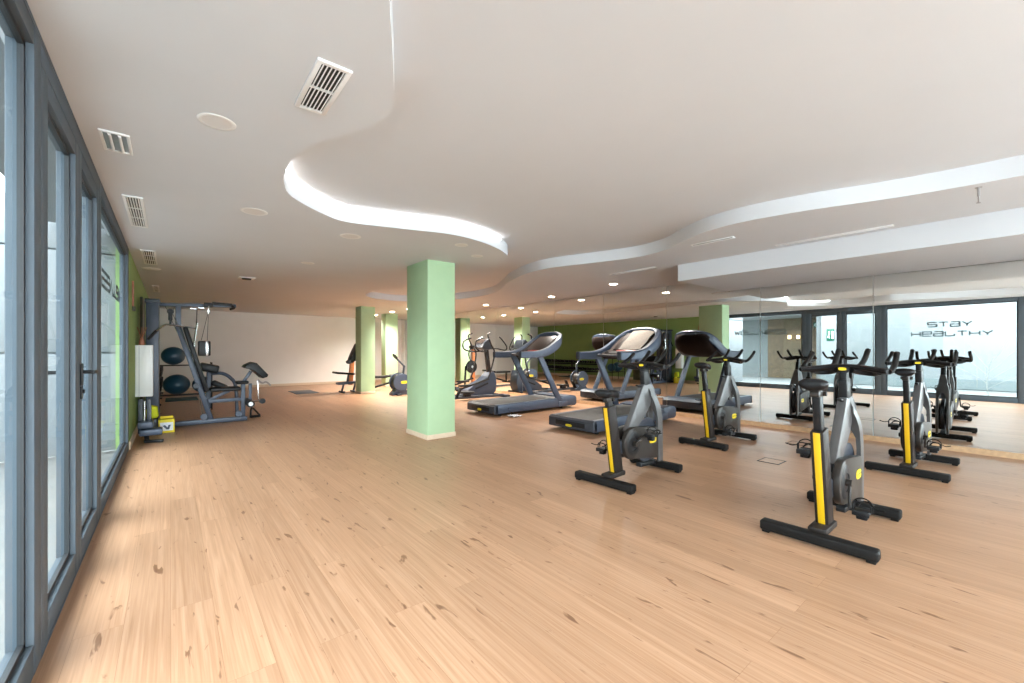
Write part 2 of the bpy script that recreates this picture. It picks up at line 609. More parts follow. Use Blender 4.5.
# mirrors: one panel after another along the right wall
seams = [-3.30, -1.75, -0.20, 1.355, 2.79, 4.463, 6.003, 7.549, 8.77, 9.98, 11.52, 13.06, 14.60, 16.20]
places = ['behind the camera side, first of the row', 'second of the row from the glazed end', 'beside the beam, third from the glazed end', 'beside the nearest spin bikes', 'beside the second row of spin bikes',
          'beside the nearer treadmill', 'between the two treadmills', 'beside the farther treadmill', 'beside the elliptical machine', 'just past the elliptical machine',
          'fourth from the back wall', 'second from the back wall', 'last before the back wall']
places[-3] = 'third from the back wall'
for (a, b), pl in zip(zip(seams, seams[1:]), places):
    ym = (a + b) / 2
    p = thing('mirror_panel', 'tall frameless wall mirror panel ' + pl, 'mirror', (xm(ym), ym, 0.072), MSLOPE, 'mirror panels along the right wall')
    MB().box((0.006, 0, 1.222), (0.012, b - a - 0.009, 2.444)).build('mirror_glass', M['mirror'], p)
    MB().box((0.0155, 0, 1.222), (0.006, b - a + 0.0, 2.444)).build('backing', M['seam'], p)

# ------------------------------------------------------------------ glass front on the left
FD = 0.075               # frame depth
GX = XG - 0.032          # plane of the glass


def glazed_unit(name, y0, y1, z0, z1, border, lab, sill=None):
    """A fixed pane: rectangular frame with a gasket line and one sheet of glass."""
    r = structure_root(name, lab)
    fr = MB()
    xc = XG - FD / 2
    b0, b1, bt, bb = border
    fr.box((xc, y0 + b0 / 2, (z0 + z1) / 2), (FD, b0, z1 - z0), 0.003)
    fr.box((xc, y1 - b1 / 2, (z0 + z1) / 2), (FD, b1, z1 - z0), 0.003)
    fr.box((xc, (y0 + b0 + y1 - b1) / 2, z1 - bt / 2), (FD - 0.002, y1 - y0 - b0 - b1, bt), 0.003)
    fr.box((xc, (y0 + b0 + y1 - b1) / 2, z0 + bb / 2), (FD - 0.002, y1 - y0 - b0 - b1, bb), 0.003)
    fr.build('frame', M['frame'], r)
    ga = MB()
    g = 0.022
    ya, yb_, za, zb = y0 + b0, y1 - b1, z0 + bb, z1 - bt
    for yy in (ya + g / 2, yb_ - g / 2):
        ga.box((GX, yy, (za + zb) / 2), (0.018, g, zb - za))
    for zz in (za + g / 2, zb - g / 2):
        ga.box((GX, (ya + yb_) / 2, zz), (0.018, yb_ - ya, g))
    ga.build('gasket', M['gasket'], r)
    MB().box((GX, (ya + yb_) / 2, (za + zb) / 2), (0.008, yb_ - ya, zb - za)).build('glass', M['glass'], r)
    return r


ZT = 2.50
glazed_unit('window_3', YR + 0.02, -0.04, 0.0, ZT, (0.08, 0.10, 0.08, 0.12), 'slate framed glass pane beside the camera')
glazed_unit('window_1', -0.04, 2.52, 0.0, ZT, (0.10, 0.11, 0.075, 0.12), 'large slate framed pane nearest the camera')
glazed_unit('window_2', 4.315, 7.12, 0.0, ZT, (0.105, 0.16, 0.075, 0.12), 'large slate framed pane ending at the green wall')
structure(MB().box((XG - FD / 2, 3.4175, 2.46), (FD, 1.793, 0.08), 0.003).build('trim_1', M['frame']), 'slate head frame above the double door')
structure(MB().box((XG - FD / 2, (7.12 + YR) / 2, 2.512), (FD, 7.12 - YR, 0.022)).build('trim_2', M['frame']), 'slate strip between the glass front and the ceiling')
structure(MB().box((XG - FD / 2, 3.4175, 0.006), (FD, 1.793, 0.012)).build('trim_3', M['frame']), 'threshold strip under the double door')
d1 = glazed_unit('door_1', 2.523, 3.416, 0.014, 2.416, (0.118, 0.10, 0.085, 0.115), 'nearer glass leaf of the slate double door')
d2 = glazed_unit('door_2', 3.421, 4.312, 0.014, 2.416, (0.10, 0.130, 0.085, 0.115), 'farther glass leaf of the slate double door with black lever')
for dr, yk, sgn in ((d2, 3.470, 1),):
    for sx in (1, -1):
        x0 = XG if sx > 0 else XG - FD
        h = MB()
        h.box((x0 + sx * 0.006, yk, 1.11), (0.012, 0.032, 0.13), 0.004)
        h.cyl((x0 + sx * 0.010, yk, 1.125), (x0 + sx * 0.060, yk, 1.125), 0.010)
        h.bar((x0 + sx * 0.055, yk - 0.012, 1.125), (x0 + sx * 0.055, yk + 0.135, 1.120), 0.016, 0.022, 0.005)
        h.build('handle', M['black'], dr)
        k = MB().box((x0 + sx * 0.005, yk, 1.005), (0.010, 0.030, 0.075), 0.004)
        k.cyl((x0 + sx * 0.008, yk, 1.012), (x0 + sx * 0.018, yk, 1.012), 0.011)
        k.build('lock_plate', M['black'], dr)

# glazed end behind the camera
r = structure_root('window_4', 'slate framed glazed end of the room behind the camera')
fr = MB()
for x in (XG + 0.04, 1.5, 3.45, 5.4, 7.40):
    fr.box((x, YR, 1.25), (0.09, 0.08, 2.5), 0.003)
for z in (0.06, 2.45):
    fr.box((3.5, YR, z), (7.8, 0.078, 0.12), 0.003)
fr.build('frame', M['frame'], r)
MB().box((3.5, YR, 1.25), (7.7, 0.008, 2.3)).build('glass', M['glass'], r)

# lettering on the glass: strokes of a wide technical alphabet (reads from outside)
GLYPH = {
    'S': [[(1, .6), (0, .6), (0, .3), (1, .3), (1, 0), (0, 0)]],
    'T': [[(0, .6), (1, .6)], [(.5, .6), (.5, 0)]],
    'a': [[(.05, .6), (1, .6), (1, 0), (0, 0), (0, .3), (1, .3)]],
    'Y': [[(0, .6), (.5, .26), (1, .6)], [(.5, .26), (.5, 0)]],
    'H': [[(0, .6), (0, 0)], [(1, .6), (1, 0)], [(0, .3), (1, .3)]],
    'e': [[(0, .3), (1, .3), (1, .6), (0, .6), (0, 0), (1, 0)]],
    'L': [[(0, .6), (0, 0), (.95, 0), (.95, .28)]],
    'W': [[(0, .6), (.25, 0), (.5, .45), (.75, 0), (1, .6)]],
    'N': [[(0, 0), (0, .6), (1, 0), (1, .6)]],
    'I': [[(.5, .6), (.5, 0)]],
    'M': [[(0, 0), (0, .6), (1, .6), (1, 0)], [(.5, .6), (.5, 0)]],
    'P': [[(0, 0), (0, .6), (1, .6), (1, .26), (0, .26)]],
}


def sign_line(mb, text, y_start, y_end, zc, cap, stroke):
    """Letters run from y_start down to y_end (seen from outside they run left to right)."""
    n = len(text)
    adv = (y_start - y_end) / (n - 0.2)
    w = adv * 0.80
    for i, ch in enumerate(text):
        for line in GLYPH.get(ch, []):
            P = [(y_start - i * adv - a * w, zc - cap / 2 + b / 0.6 * cap) for a, b in line]
            for (ya, za), (yb_, zb) in zip(P, P[1:]):
                mb.bar((GX - 0.007, ya, za), (GX - 0.007, yb_, zb), stroke, 0.003, 0, up=(1, 0, 0))
            for (ya, za) in P[1:-1]:
                mb.cyl((GX - 0.0085, ya, za), (GX - 0.0055, ya, za), stroke / 2, n=10)


t = thing('window_lettering', 'dark lettering STAY HEALTHY on the large pane nearest the camera', 'sign', (0, 0, 0), 0)
mb = MB(); sign_line(mb, 'STaY', 1.585, 0.80, 1.93, 0.115, 0.028); mb.build('lettering_line', M['lettering'], t)
mb = MB(); sign_line(mb, 'HeaLTHY', 1.900, 0.455, 1.685, 0.115, 0.028); mb.build('lettering_line', M['lettering'], t)
t = thing('window_lettering', 'dark lettering WELLNESS on the pane beside the green wall', 'sign', (0, 0, 0), 0)
mb = MB(); sign_line(mb, 'WeLLNeSS', 6.46, 4.87, 1.865, 0.13, 0.030); mb.build('lettering_line', M['lettering'], t)

# ------------------------------------------------------------------ outside the glass
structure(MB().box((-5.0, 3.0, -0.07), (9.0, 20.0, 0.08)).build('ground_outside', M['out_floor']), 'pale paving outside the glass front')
structure(MB().box((3.0, -9.4, -0.07), (26.0, 11.8, 0.08)).build('ground_light_bounce', M['terrace']), 'unseen ground outside the glazed end, whitened to bounce light indoors')  # out of view; whitened to bounce daylight into the room
structure(MB().box((-0.80, 2.9, 2.80), (0.6, 8.4, 0.14)).build('ceiling_sky_blocker', M['out_white']), 'unseen overhang added outside the glass front to cut sky light')  # out of view; added to hold sky light off the near floor
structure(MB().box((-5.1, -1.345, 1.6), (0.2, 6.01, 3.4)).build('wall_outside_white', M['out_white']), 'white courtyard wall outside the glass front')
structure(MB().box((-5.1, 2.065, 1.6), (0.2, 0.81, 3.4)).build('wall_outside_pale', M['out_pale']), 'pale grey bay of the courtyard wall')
structure(MB().box((-5.1, 3.45, 1.6), (0.2, 1.96, 3.4)).build('wall_outside_bay', M['out_grey']), 'grey bay of the courtyard wall')  # bay in a darker grey render
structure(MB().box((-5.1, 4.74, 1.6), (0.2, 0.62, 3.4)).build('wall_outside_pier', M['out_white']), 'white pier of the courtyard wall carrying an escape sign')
structure(MB().box((-4.93, 0.35, 0.15), (0.16, 9.4, 0.32)).build('trim_plinth', M['out_plinth']), 'grey plinth of the courtyard wall')
structure(MB().box((-6.1, 5.15, 1.45), (1.9, 0.2, 3.1)).build('wall_outside_return', M['out_grey']), 'grey return of the courtyard wall')
structure(MB().box((-7.1, 6.45, 1.45), (0.2, 2.4, 3.1)).build('wall_outside_timber', M['out_brown']), 'brown timber wall at the end of the passage outside')
structure(MB().box((-7.1, 9.35, 1.45), (0.2, 3.4, 3.1)).build('wall_outside_grey', M['out_grey']), 'grey wall deeper in the passage outside')
structure(MB().box((-6.0, 8.0, 2.78), (2.4, 5.6, 0.12)).build('ceiling_outside', M['out_white']), 'soffit over the passage outside')
b = MB()
for k, z in enumerate((0.61, 1.83, 2.73)):
    b.box((-1.72, 7.28, z - 0.0), (2.55, 0.16, 1.20 if k < 2 else 0.56), 0.006)
b.box((-1.72, 7.33, 1.5), (2.53, 0.12, 3.0))
structure(b.build('wall_outside_panels', M['out_white']), 'white panelled wall outside the end of the glass front')
structure(MB().box((-2.93, 9.2, 1.5), (0.14, 3.8, 3.0)).build('wall_outside_side', M['out_white']), 'white side wall of the passage outside')
for k, (y, lab) in enumerate(((6.72, 'small warm lamp on the brown timber wall outside'), (6.38, 'second warm lamp on the brown timber wall beside the first'))):
    l = thing('wall_lamp', lab, 'lamp', (-6.99, y, 1.86), 0, 'warm lamps on the timber wall')
    MB().box((0.008, 0, 0), (0.016, 0.10, 0.16), 0.003).build('back_plate', M['black'], l)
    MB().lathe([(0, 0), (0.055, 0.0), (0.065, 0.05), (0.06, 0.15), (0, 0.15)], (0.09, 0, -0.075), (0, 0, 1), 16).build('shade', M['lamp_warm'], l)


def exit_sign(loc, rz, w, h, lab):
    t = thing('exit_sign', lab, 'sign', loc, rz, 'green escape signs outside')
    MB().box((0.006, 0, 0), (0.012, w, h), 0.002).build('plate', M['sign_green'], t)
    s = h * 0.8
    f = MB()  # running figure beside a doorway
    f.cyl((0.0121, w * .16, s * .30), (0.0135, w * .16, s * .30), s * .085, n=12)
    f.bar((0.0128, w * .18, s * .20), (0.0128, w * .24, -s * .08), s * .11, 0.0015, 0, up=(1, 0, 0))
    f.bar((0.0128, w * .24, -s * .06), (0.0128, w * .10, -s * .36), s * .08, 0.0015, 0, up=(1, 0, 0))
    f.bar((0.0128, w * .24, -s * .06), (0.0128, w * .36, -s * .30), s * .08, 0.0015, 0, up=(1, 0, 0))
    f.bar((0.0128, w * .30, s * .12), (0.0128, w * .04, s * .10), s * .07, 0.0015, 0, up=(1, 0, 0))
    f.build('running_figure', M['label_white'], t)
    MB().box((0.0128, -w * .30, 0), (0.0015, w * .26, s * .80)).build('white_doorway', M['label_white'], t)
    return t


exit_sign((-4.995, 4.75, 1.86), 0, 0.24, 0.46, 'larger green escape sign on the white courtyard wall')
exit_sign((-6.99, 5.72, 2.38), 0, 0.22, 0.22, 'small green escape sign high on the wall of the passage outside')
# leafless shrub in the courtyard
t = thing('bare_shrub', 'bare grey shrub with thin twigs in front of the white courtyard wall', 'plant', (-2.0, 0.55, -0.03))
MB().tube([(0, 0, 0), (0.02, 0.05, 0.35), (-0.03, 0.02, 0.7), (0.0, -0.05, 1.1)], 0.010, n=6).build('stem', M['twig'], t)
for k in range(7):
    a = k * 0.9 + 0.4
    z = 0.25 + 0.11 * k
    ln = 0.75 - 0.06 * k
    MB().tube([(0, 0.02, z), (0.2 * ln * math.cos(a), 0.35 * ln * (1 if k % 2 else -1), z + 0.22), (0.35 * ln * math.cos(a), 0.9 * ln * (1 if k % 2 else -1), z + 0.42 + 0.05 * k)], 0.005, n=5).build('twig', M['twig'], t)

# ------------------------------------------------------------------ ceiling fittings


def downlight(x, y, lit, r, lab, group, z=ZC, power=16):
    t = thing('ceiling_light', lab, 'light', (x, y, z), 0, group)
    MB().lathe([(r * .80, -0.002), (r, -0.004), (r * 1.06, -0.001), (r * 1.06, 0.004), (r * .80, 0.004)], n=28).build('trim_ring', M['vent_white'], t)
    MB().lathe([(0, -0.0015), (r * .80, -0.0015), (r * .80, 0.003), (0, 0.003)], n=28).build('diffuser', M['lamp_on'] if lit else M['lamp_off'], t)
    if lit:
        d = bpy.data.lights.new('downlight_beam', 'SPOT')
        d.energy = power * 10
        d.color = (1.0, 0.93, 0.84)
        d.spot_size = 2.5
        d.spot_blend = 0.8
        d.shadow_soft_size = 0.07
        o = bpy.data.objects.new('downlight_beam', d)
        o.location = (0, 0, -0.03)
        o.parent = t
        COL.objects.link(o)


for x, y, lab in ((6.60, 5.03, 'lit downlight above the nearer treadmill'), (7.00, 7.12, 'lit downlight above the farther treadmill'), (6.86, 9.60, 'lit downlight above the elliptical machine'),
                  (5.63, 10.26, 'lit downlight above the rowing machines'), (5.64, 11.95, 'lit downlight in front of the farthest green column'), (5.66, 13.2, 'lit downlight just before the farthest green column'),
                  (5.72, 14.77, 'lit downlight nearest the white back wall')):
    downlight(x, y, True, 0.088, lab, 'lit downlights at the mirror side', power=18 if y > 14 else 24 if y > 13 else 34 if y > 11 else 30 if y > 9 else 17)
for x, y, r, lab in ((0.201, 2.854, 0.086, 'large unlit round white ceiling disc nearest the camera'), (0.594, 4.478, 0.105, 'unlit round ceiling disc second from the camera'),
                     (1.558, 4.771, 0.105, 'unlit round ceiling disc just left of the wavy edge tip'), (1.551, 6.62, 0.085, 'small unlit ceiling disc behind the wavy edge'),
                     (2.725, 4.32, 0.075, 'unlit ceiling disc in front of the large column'), (3.206, 4.689, 0.075, 'unlit ceiling disc at the tip of the wavy edge')):
    downlight(x, y, False, r, lab, 'unlit round ceiling lights')


def vent(x0, x1, y0, y1, slats_along_y, rows, cols, lab, z=ZC, border=0.022, grp='ceiling air vents'):
    t = thing('ceiling_vent', lab, 'vent', ((x0 + x1) / 2, (y0 + y1) / 2, z), 0, grp)
    w, d = x1 - x0, y1 - y0
    f = MB()
    for s in (-1, 1):
        f.box((s * (w - border) / 2, 0, -0.004), (border, d, 0.012), 0.002)
        f.box((0, s * (d - border) / 2, -0.0042), (w - 2 * border + 0.002, border, 0.012), 0.002)
    for k in range(1, rows):
        f.box((0, -d / 2 + border + (d - 2 * border) * k / rows, -0.004), (w - 2 * border, 0.012, 0.010))
    f.build('vent_frame', M['vent_white'], t)
    MB().box((0, 0, -0.0008), (w - 2 * border + 0.002, d - 2 * border + 0.002, 0.0012)).build('dark_opening', M['vent_dark'], t)
    if not cols:
        return
    s = MB()
    for k in range(cols):
        x = -w / 2 + border + (w - 2 * border) * (k + 0.5) / cols
        s.box((x, 0, -0.006), (0.005, d - 2 * border, 0.010), rot=(0, 0.5, 0))
    s.build('slats', M['vent_white'], t)


vent(0.497, 0.646, 1.945, 2.395, True, 2, 6, 'white rectangular vent beside the wavy ceiling edge')
vent(-0.310, -0.178, 4.66, 5.75, True, 3, 5, 'white three part vent above the glass front')
vent(-0.297, -0.148, 7.05, 8.15, True, 3, 5, 'white three part vent where the glass front meets the green wall')
vent(-0.283, -0.178, 10.79, 11.9, True, 2, 4, 'white vent above the multi gym')
vent(4.86, 4.93, 2.08, 2.57, True, 1, 0, 'short slot vent inside the wavy mirror side soffit', border=0.010)
vent(5.66, 5.72, 0.86, 1.93, True, 1, 0, 'long slot vent running along the boxed beam', border=0.010)
vent(5.70, 5.77, 3.58, 4.43, True, 1, 0, 'slot vent past the end of the boxed beam', border=0.010)
# recessed rectangular luminaire with a silvery reflector
t = thing('recessed_light', 'small rectangular recessed light with silvery reflector above the glass door', 'light', (-0.256, 3.515, ZC))
f = MB()
for s in (-1, 1):
    f.box((s * 0.060, 0, -0.004), (0.016, 0.31, 0.012), 0.002)
    f.box((0, s * 0.148, -0.0042), (0.106, 0.016, 0.012), 0.002)
f.build('light_frame', M['vent_white'], t)
MB().box((0, 0, -0.001), (0.106, 0.282, 0.002)).build('reflector', M['steel'], t)
for s in (-1, 1):
    MB().cyl((s * 0.022, -0.13, -0.008), (s * 0.022, 0.13, -0.008), 0.008, n=10).build('tube', M['white'], t)
t = thing('ceiling_spotlight', 'small tilting square ceiling spotlight left of the wavy edge', 'light', (1.038, 8.667, ZC))
MB().box((0, 0, -0.004), (0.24, 0.24, 0.012), 0.003).build('plate', M['vent_white'], t)
MB().lathe([(0, -0.02), (0.07, -0.02), (0.075, 0.0), (0, 0.0)], (0, 0, -0.008), n=20).build('lamp_head', M['vent_dark'], t)
t = thing('ceiling_light', 'small flat white ceiling fitting between two vents over the green wall', 'light', (-0.229, 8.60, ZC))
MB().lathe([(0, -0.012), (0.10, -0.012), (0.12, 0.0), (0, 0)], n=24).build('diffuser', M['vent_white'], t)
t = thing('sprinkler', 'metal fire sprinkler hanging from the ceiling beside the boxed beam', 'sprinkler', (4.90, 0.245, ZC))
MB().lathe([(0, -0.004), (0.018, -0.004), (0.022, 0.0), (0, 0)], n=16).build('escutcheon', M['steel'], t)
MB().cyl((0, 0, -0.07), (0, 0, -0.002), 0.008, n=10).build('pipe', M['steel'], t)
m = MB().tube([(-0.0, 0, -0.07), (-0.014, 0, -0.09), (0, 0, -0.115)], 0.004, n=6)
m.tube([(0.0, 0, -0.07), (0.014, 0, -0.09), (0, 0, -0.115)], 0.004, n=6)
m.build('frame_arms', M['steel'], t)
MB().cyl((0, 0, -0.122), (0, 0, -0.117), 0.013, n=16).build('deflector', M['steel'], t)

# ------------------------------------------------------------------ spin bikes


_TEXT = []


def badge_text_mesh():
    if not _TEXT:
        cu = bpy.data.curves.new('badge_lettering', 'FONT')
        cu.body = 'TECHNOGYM'
        cu.align_x = 'CENTER'
        cu.align_y = 'CENTER'
        cu.extrude = 0.01
        tmp = bpy.data.objects.new('badge_lettering', cu)
        me = bpy.data.meshes.new_from_object(tmp)
        bpy.data.objects.remove(tmp)
        me.materials.clear()
        me.materials.append(M['black'])
        _TEXT.append(me)
    return _TEXT[0]


def badge(name, parent, c, w, h, axis, text=True):
    """Yellow oval badge on a flank (axis '-y', '+y') or an end ('-x')."""
    m = MB()
    n = 22
    poly = [(w / 2 * math.copysign(abs(math.cos(2 * PI * k / n)) ** 0.55, math.cos(2 * PI * k / n)), h / 2 * math.copysign(abs(math.sin(2 * PI * k / n)) ** 0.7, math.sin(2 * PI * k / n))) for k in range(n)]
    if axis in ('-y', '+y'):
        m.prism([(c[0] + a, c[2] + b) for a, b in poly], 'y', c[1] - 0.002, c[1] + 0.002)
    elif axis == '-x':
        m.prism([(c[1] + a, c[2] + b) for a, b in poly], 'x', c[0] - 0.002, c[0] + 0.002)
    else:
        m.prism([(c[0] + a, c[1] + b) for a, b in poly], 'z', c[2] - 0.002, c[2] + 0.002)
    bo = m.build(name, M['yellow_badge'], parent)
    if text:
        to = bpy.data.objects.new('badge_lettering', badge_text_mesh())
        k = w * 0.155
        to.scale = (k, k, k)
        to.parent = bo
        if axis == '-y':
            to.location = (c[0], c[1] - 0.0024, c[2]); to.rotation_euler = (PI / 2, 0, 0)
        elif axis == '+y':
            to.location = (c[0], c[1] + 0.0024, c[2]); to.rotation_euler = (PI / 2, 0, PI)
        elif axis == '-x':
            to.location = (c[0] - 0.0024, c[1], c[2]); to.rotation_euler = (PI / 2, 0, -PI / 2)
        COL.objects.link(to)
    return bo


def spin_bike(loc, rz, saddle_z, bar_z, crank_deg, lab):
    t = thing('spin_bike', lab, 'exercise bike', loc, rz, 'spin bikes facing the mirrors')
    # floor bars
    for nm, x, ln in (('rear_foot_bar', 0.0, 0.63), ('front_foot_bar', 0.93, 0.58)):
        m = MB().box((x, 0, 0.047), (0.085, ln, 0.066), 0.014, seg=3)
        for s in (-1, 1):
            m.box((x, s * (ln / 2 - 0.035), 0.009), (0.070, 0.045, 0.018), 0.004)
        fb = m.build(nm, M['rubber'], t)
    # low keel joining the two bars
    MB().bar((0.60, 0, 0.085), (0.93, 0, 0.060), 0.060, 0.040, 0.008).build('keel', M['black'], t)
    MB().bar((0.19, 0, 0.33), (0.36, 0, 0.31), 0.075, 0.13, 0.015).build('boom', M['slate_dark'], t)
    # rear post: dark sleeve leaning back, yellow rear strip
    a, b = Vector((0.205, 0, 0.085)), Vector((0.080, 0, 0.735))
    MB().bar(a, b, 0.076, 0.125, 0.010, up=(1, 0, 0)).build('rear_post', M['postdark'], t)
    d = (b - a).normalized()
    nrm = Vector((-d.z, 0, d.x)) * (1 if -d.z < 0 else -1)
    a2, b2 = a + nrm * 0.064 + d * 0.03, b + nrm * 0.064 - d * 0.005
    MB().bar(a2, b2, 0.038, 0.005, 0.002, up=(1, 0, 0)).build('yellow_strip', M['yellow'], t)
    MB().box((0.155, 0, 0.080), (0.26, 0.105, 0.045), 0.012).build('post_foot', M['postdark'], t)
    # saddle post
    c = b + d * (saddle_z - 0.10 - 0.735) / d.z
    MB().bar(b - d * 0.10, c, 0.048, 0.070, 0.010, up=(1, 0, 0)).build('saddle_post', M['black'], t)
    cl = MB().box((c.x + 0.005, 0, c.z + 0.005), (0.13, 0.052, 0.040), 0.010)
    cl.box((c.x - 0.01, 0, c.z + 0.040), (0.09, 0.044, 0.045), 0.010)
    cl.cyl((c.x + 0.03, -0.045, c.z + 0.005), (c.x + 0.03, 0.045, c.z + 0.005), 0.014, n=12)
    clo = cl.build('saddle_clamp', M['graphite'], t)
    MB().box((c.x - 0.058, 0, c.z + 0.043), (0.006, 0.040, 0.018), 0.002).build('clamp_mark', M['yellow'], clo)
    # saddle: loft of oval sections from wide tail to narrow nose
    prof = [(-0.150, 0.046, 0.020, 0.008), (-0.138, 0.074, 0.036, 0.006), (-0.09, 0.082, 0.042, 0.004), (-0.03, 0.060, 0.036, 0.000), (0.04, 0.036, 0.034, -0.002), (0.105, 0.027, 0.038, -0.012), (0.138, 0.022, 0.032, -0.024), (0.150, 0.012, 0.018, -0.032)]
    m = MB()
    k = 14
    vs_, fs = [], []
    for i, (x, w, h, zo) in enumerate(prof):
        for q in range(k):
            an = 2 * PI * q / k
            yy, zz = w * math.cos(an), h * math.sin(an)
            zz += 0.010 * (abs(yy) / 0.08) if x < -0.02 else 0
            vs_.append((c.x + x + 0.02, yy, saddle_z - 0.040 + zo + zz))
    n = len(prof)
    for i in range(n - 1):
        for q in range(k):
            fs.append((i * k + q, i * k + (q + 1) % k, (i + 1) * k + (q + 1) % k, (i + 1) * k + q))
    fs.append(tuple(range(k))); fs.append(tuple((n - 1) * k + q for q in range(k)))
    m._add(vs_, fs)
    m.build('saddle', M['leather'], t, 60)
    # silver frame: head, long slanted tube and twin front fork around the flywheel
    # head + slanted tube (solid), then the fork arch in two blades
    tube_poly = [(0.655, 0.900), (0.800, 0.900), (0.842, 0.815), (0.790, 0.680), (0.715, 0.615), (0.505, 0.460), (0.440, 0.400), (0.375, 0.400), (0.350, 0.465), (0.605, 0.830)]
    MB().prism(tube_poly, 'y', -0.029, 0.029, 0.010).build('main_frame', M['silver'], t, 30)
    # fork: one arch whose blades run down either side of the flywheel (outline across the bike, leaning forward)
    out_l = [(-0.066, 0.07), (-0.066, 0.30), (-0.067, 0.52), (-0.067, 0.62), (-0.064, 0.68), (-0.055, 0.735), (-0.042, 0.780), (-0.033, 0.82), (-0.030, 0.90)]
    slot = [(0.040, 0.07), (0.040, 0.30), (0.040, 0.50), (0.038, 0.58), (0.030, 0.63), (0.016, 0.66)]
    poly = out_l + [(-y_, z_) for y_, z_ in reversed(out_l)] + slot + [(-y_, z_) for y_, z_ in reversed(slot)]
    f = MB().prism(poly, 'x', -0.048, 0.048, 0.010)
    lean = [(0.0, 0.940), (0.07, 0.940), (0.52, 0.920), (0.62, 0.893), (0.70, 0.862), (0.80, 0.815), (0.92, 0.775)]
    for v in f.bm.verts:
        for (z0_, x0_), (z1_, x1_) in zip(lean, lean[1:]):
            if z0_ <= v.co.z <= z1_:
                v.co.x += x0_ + (x1_ - x0_) * (v.co.z - z0_) / (z1_ - z0_)
                break
    f.build('front_fork', M['silver'], t, 40)
    # flywheel between the blades
    m = MB().lathe([(0, -0.012), (0.10, -0.012), (0.17, -0.008), (0.19, -0.018), (0.225, -0.018), (0.225, 0.018), (0.19, 0.018), (0.17, 0.008), (0.10, 0.012), (0, 0.012)], (0.730, 0, 0.330), (0, 1, 0), 40)
    m.build('flywheel', M['slate_dark'], t)
    MB().cyl((0.730, -0.030, 0.330), (0.730, 0.030, 0.330), 0.022, n=16).build('axle', M['steel'], t)
    # drive cover: rounded at the crank, square at the front, on each flank
    cx, cz, R = 0.385, 0.345, 0.155
    arc = [(cx + R * math.cos(math.radians(an)), cz + R * math.sin(math.radians(an))) for an in range(85, 286, 15)]
    poly = arc + [(0.56, 0.175), (0.845, 0.130), (0.868, 0.160), (0.868, 0.430), (0.838, 0.455), (0.62, 0.480)]
    for s in (-1, 1):
        MB().prism(poly, 'y', s * 0.052 - 0.025, s * 0.052 + 0.025, 0.012).build('drive_cover', M['graphite'], t, 30)
        disc = MB().lathe([(0.0, 0.0), (0.062, 0.0), (0.066, 0.006), (0.10, 0.006), (0.118, 0.0), (0.118, -0.012), (0, -0.012)], (cx, s * 0.078, cz), (0, s, 0), 32)
        disc.build('crank_disc', M['black'], t)
        badge('badge', t, (0.745, s * 0.0785, 0.335), 0.135, 0.066, '-y' if s < 0 else '+y')
    # cranks and pedals with toe straps
    for s in (-1, 1):
        an = math.radians(crank_deg + (0 if s < 0 else 180))
        p0 = Vector((cx, s * 0.098, cz))
        p1 = Vector((cx + 0.170 * math.cos(an), s * 0.110, cz + 0.170 * math.sin(an)))
        m = MB().bar(p0, p1, 0.018, 0.030, 0.006, up=(0, 0, 1) if abs(math.cos(an)) > .5 else (1, 0, 0))
        m.cyl((cx, s * 0.076, cz), (cx, s * 0.112, cz), 0.024, n=16)
        m.build('crank_arm', M['graphite'], t)
        py = s * 0.175
        m = MB().box((p1.x, py, p1.z), (0.085, 0.085, 0.026), 0.006)
        m.cyl((p1.x, s * 0.105, p1.z), (p1.x, py, p1.z), 0.008, n=10)
        for q in (-1, 1):
            m.box((p1.x + q * 0.048, py, p1.z), (0.014, 0.090, 0.034), 0.004)
        m.box((p1.x, py, p1.z - 0.030), (0.050, 0.060, 0.036), 0.008)
        po = m.build('pedal', M['black'], t)
        st = MB().tube([(p1.x + 0.02, py - 0.050, p1.z), (p1.x + 0.02, py - 0.045, p1.z + 0.060), (p1.x + 0.02, py, p1.z + 0.085), (p1.x + 0.02, py + 0.045, p1.z + 0.060), (p1.x + 0.02, py + 0.050, p1.z)], 0.0045, n=6)
        st.tube([(p1.x + 0.045, py - 0.040, p1.z), (p1.x + 0.125, py - 0.025, p1.z + 0.030), (p1.x + 0.125, py + 0.025, p1.z + 0.030), (p1.x + 0.045, py + 0.040, p1.z)], 0.006, n=6)
        st.tube([(p1.x - 0.02, py - 0.046, p1.z + 0.01), (p1.x - 0.015, py - 0.040, p1.z + 0.052), (p1.x - 0.010, py + 0.040, p1.z + 0.058), (p1.x - 0.015, py + 0.046, p1.z + 0.01)], 0.0045, n=6)
        st.tube([(p1.x + 0.02, py + s * 0.05, p1.z + 0.04), (p1.x, py + s * 0.085, p1.z + 0.03), (p1.x - 0.03, py + s * 0.12, p1.z + 0.045)], 0.004, n=6)
        st.build('toe_strap', M['rubber'], po)
    # head post, adjuster, handlebar
    MB().bar((0.735, 0, 0.86), (0.700, 0, bar_z - 0.02), 0.046, 0.080, 0.012, up=(1, 0, 0)).build('head_post', M['black'], t)
    MB().bar((0.738, 0, 0.84), (0.712, 0, 1.04), 0.056, 0.115, 0.012, up=(1, 0, 0)).build('head_collar', M['black'], t)
    m = MB().cyl((0.690, 0, 0.875), (0.600, 0, 0.885), 0.011, n=12)
    m.bar((0.615, 0, 0.885), (0.560, 0, 0.895), 0.030, 0.018, 0.006)
    m.build('adjuster_lever', M['black'], t)
    z = bar_z
    hb = MB()
    sec = [(0.030 * math.cos(2 * PI * q / 10), 0.021 * math.sin(2 * PI * q / 10)) for q in range(10)]
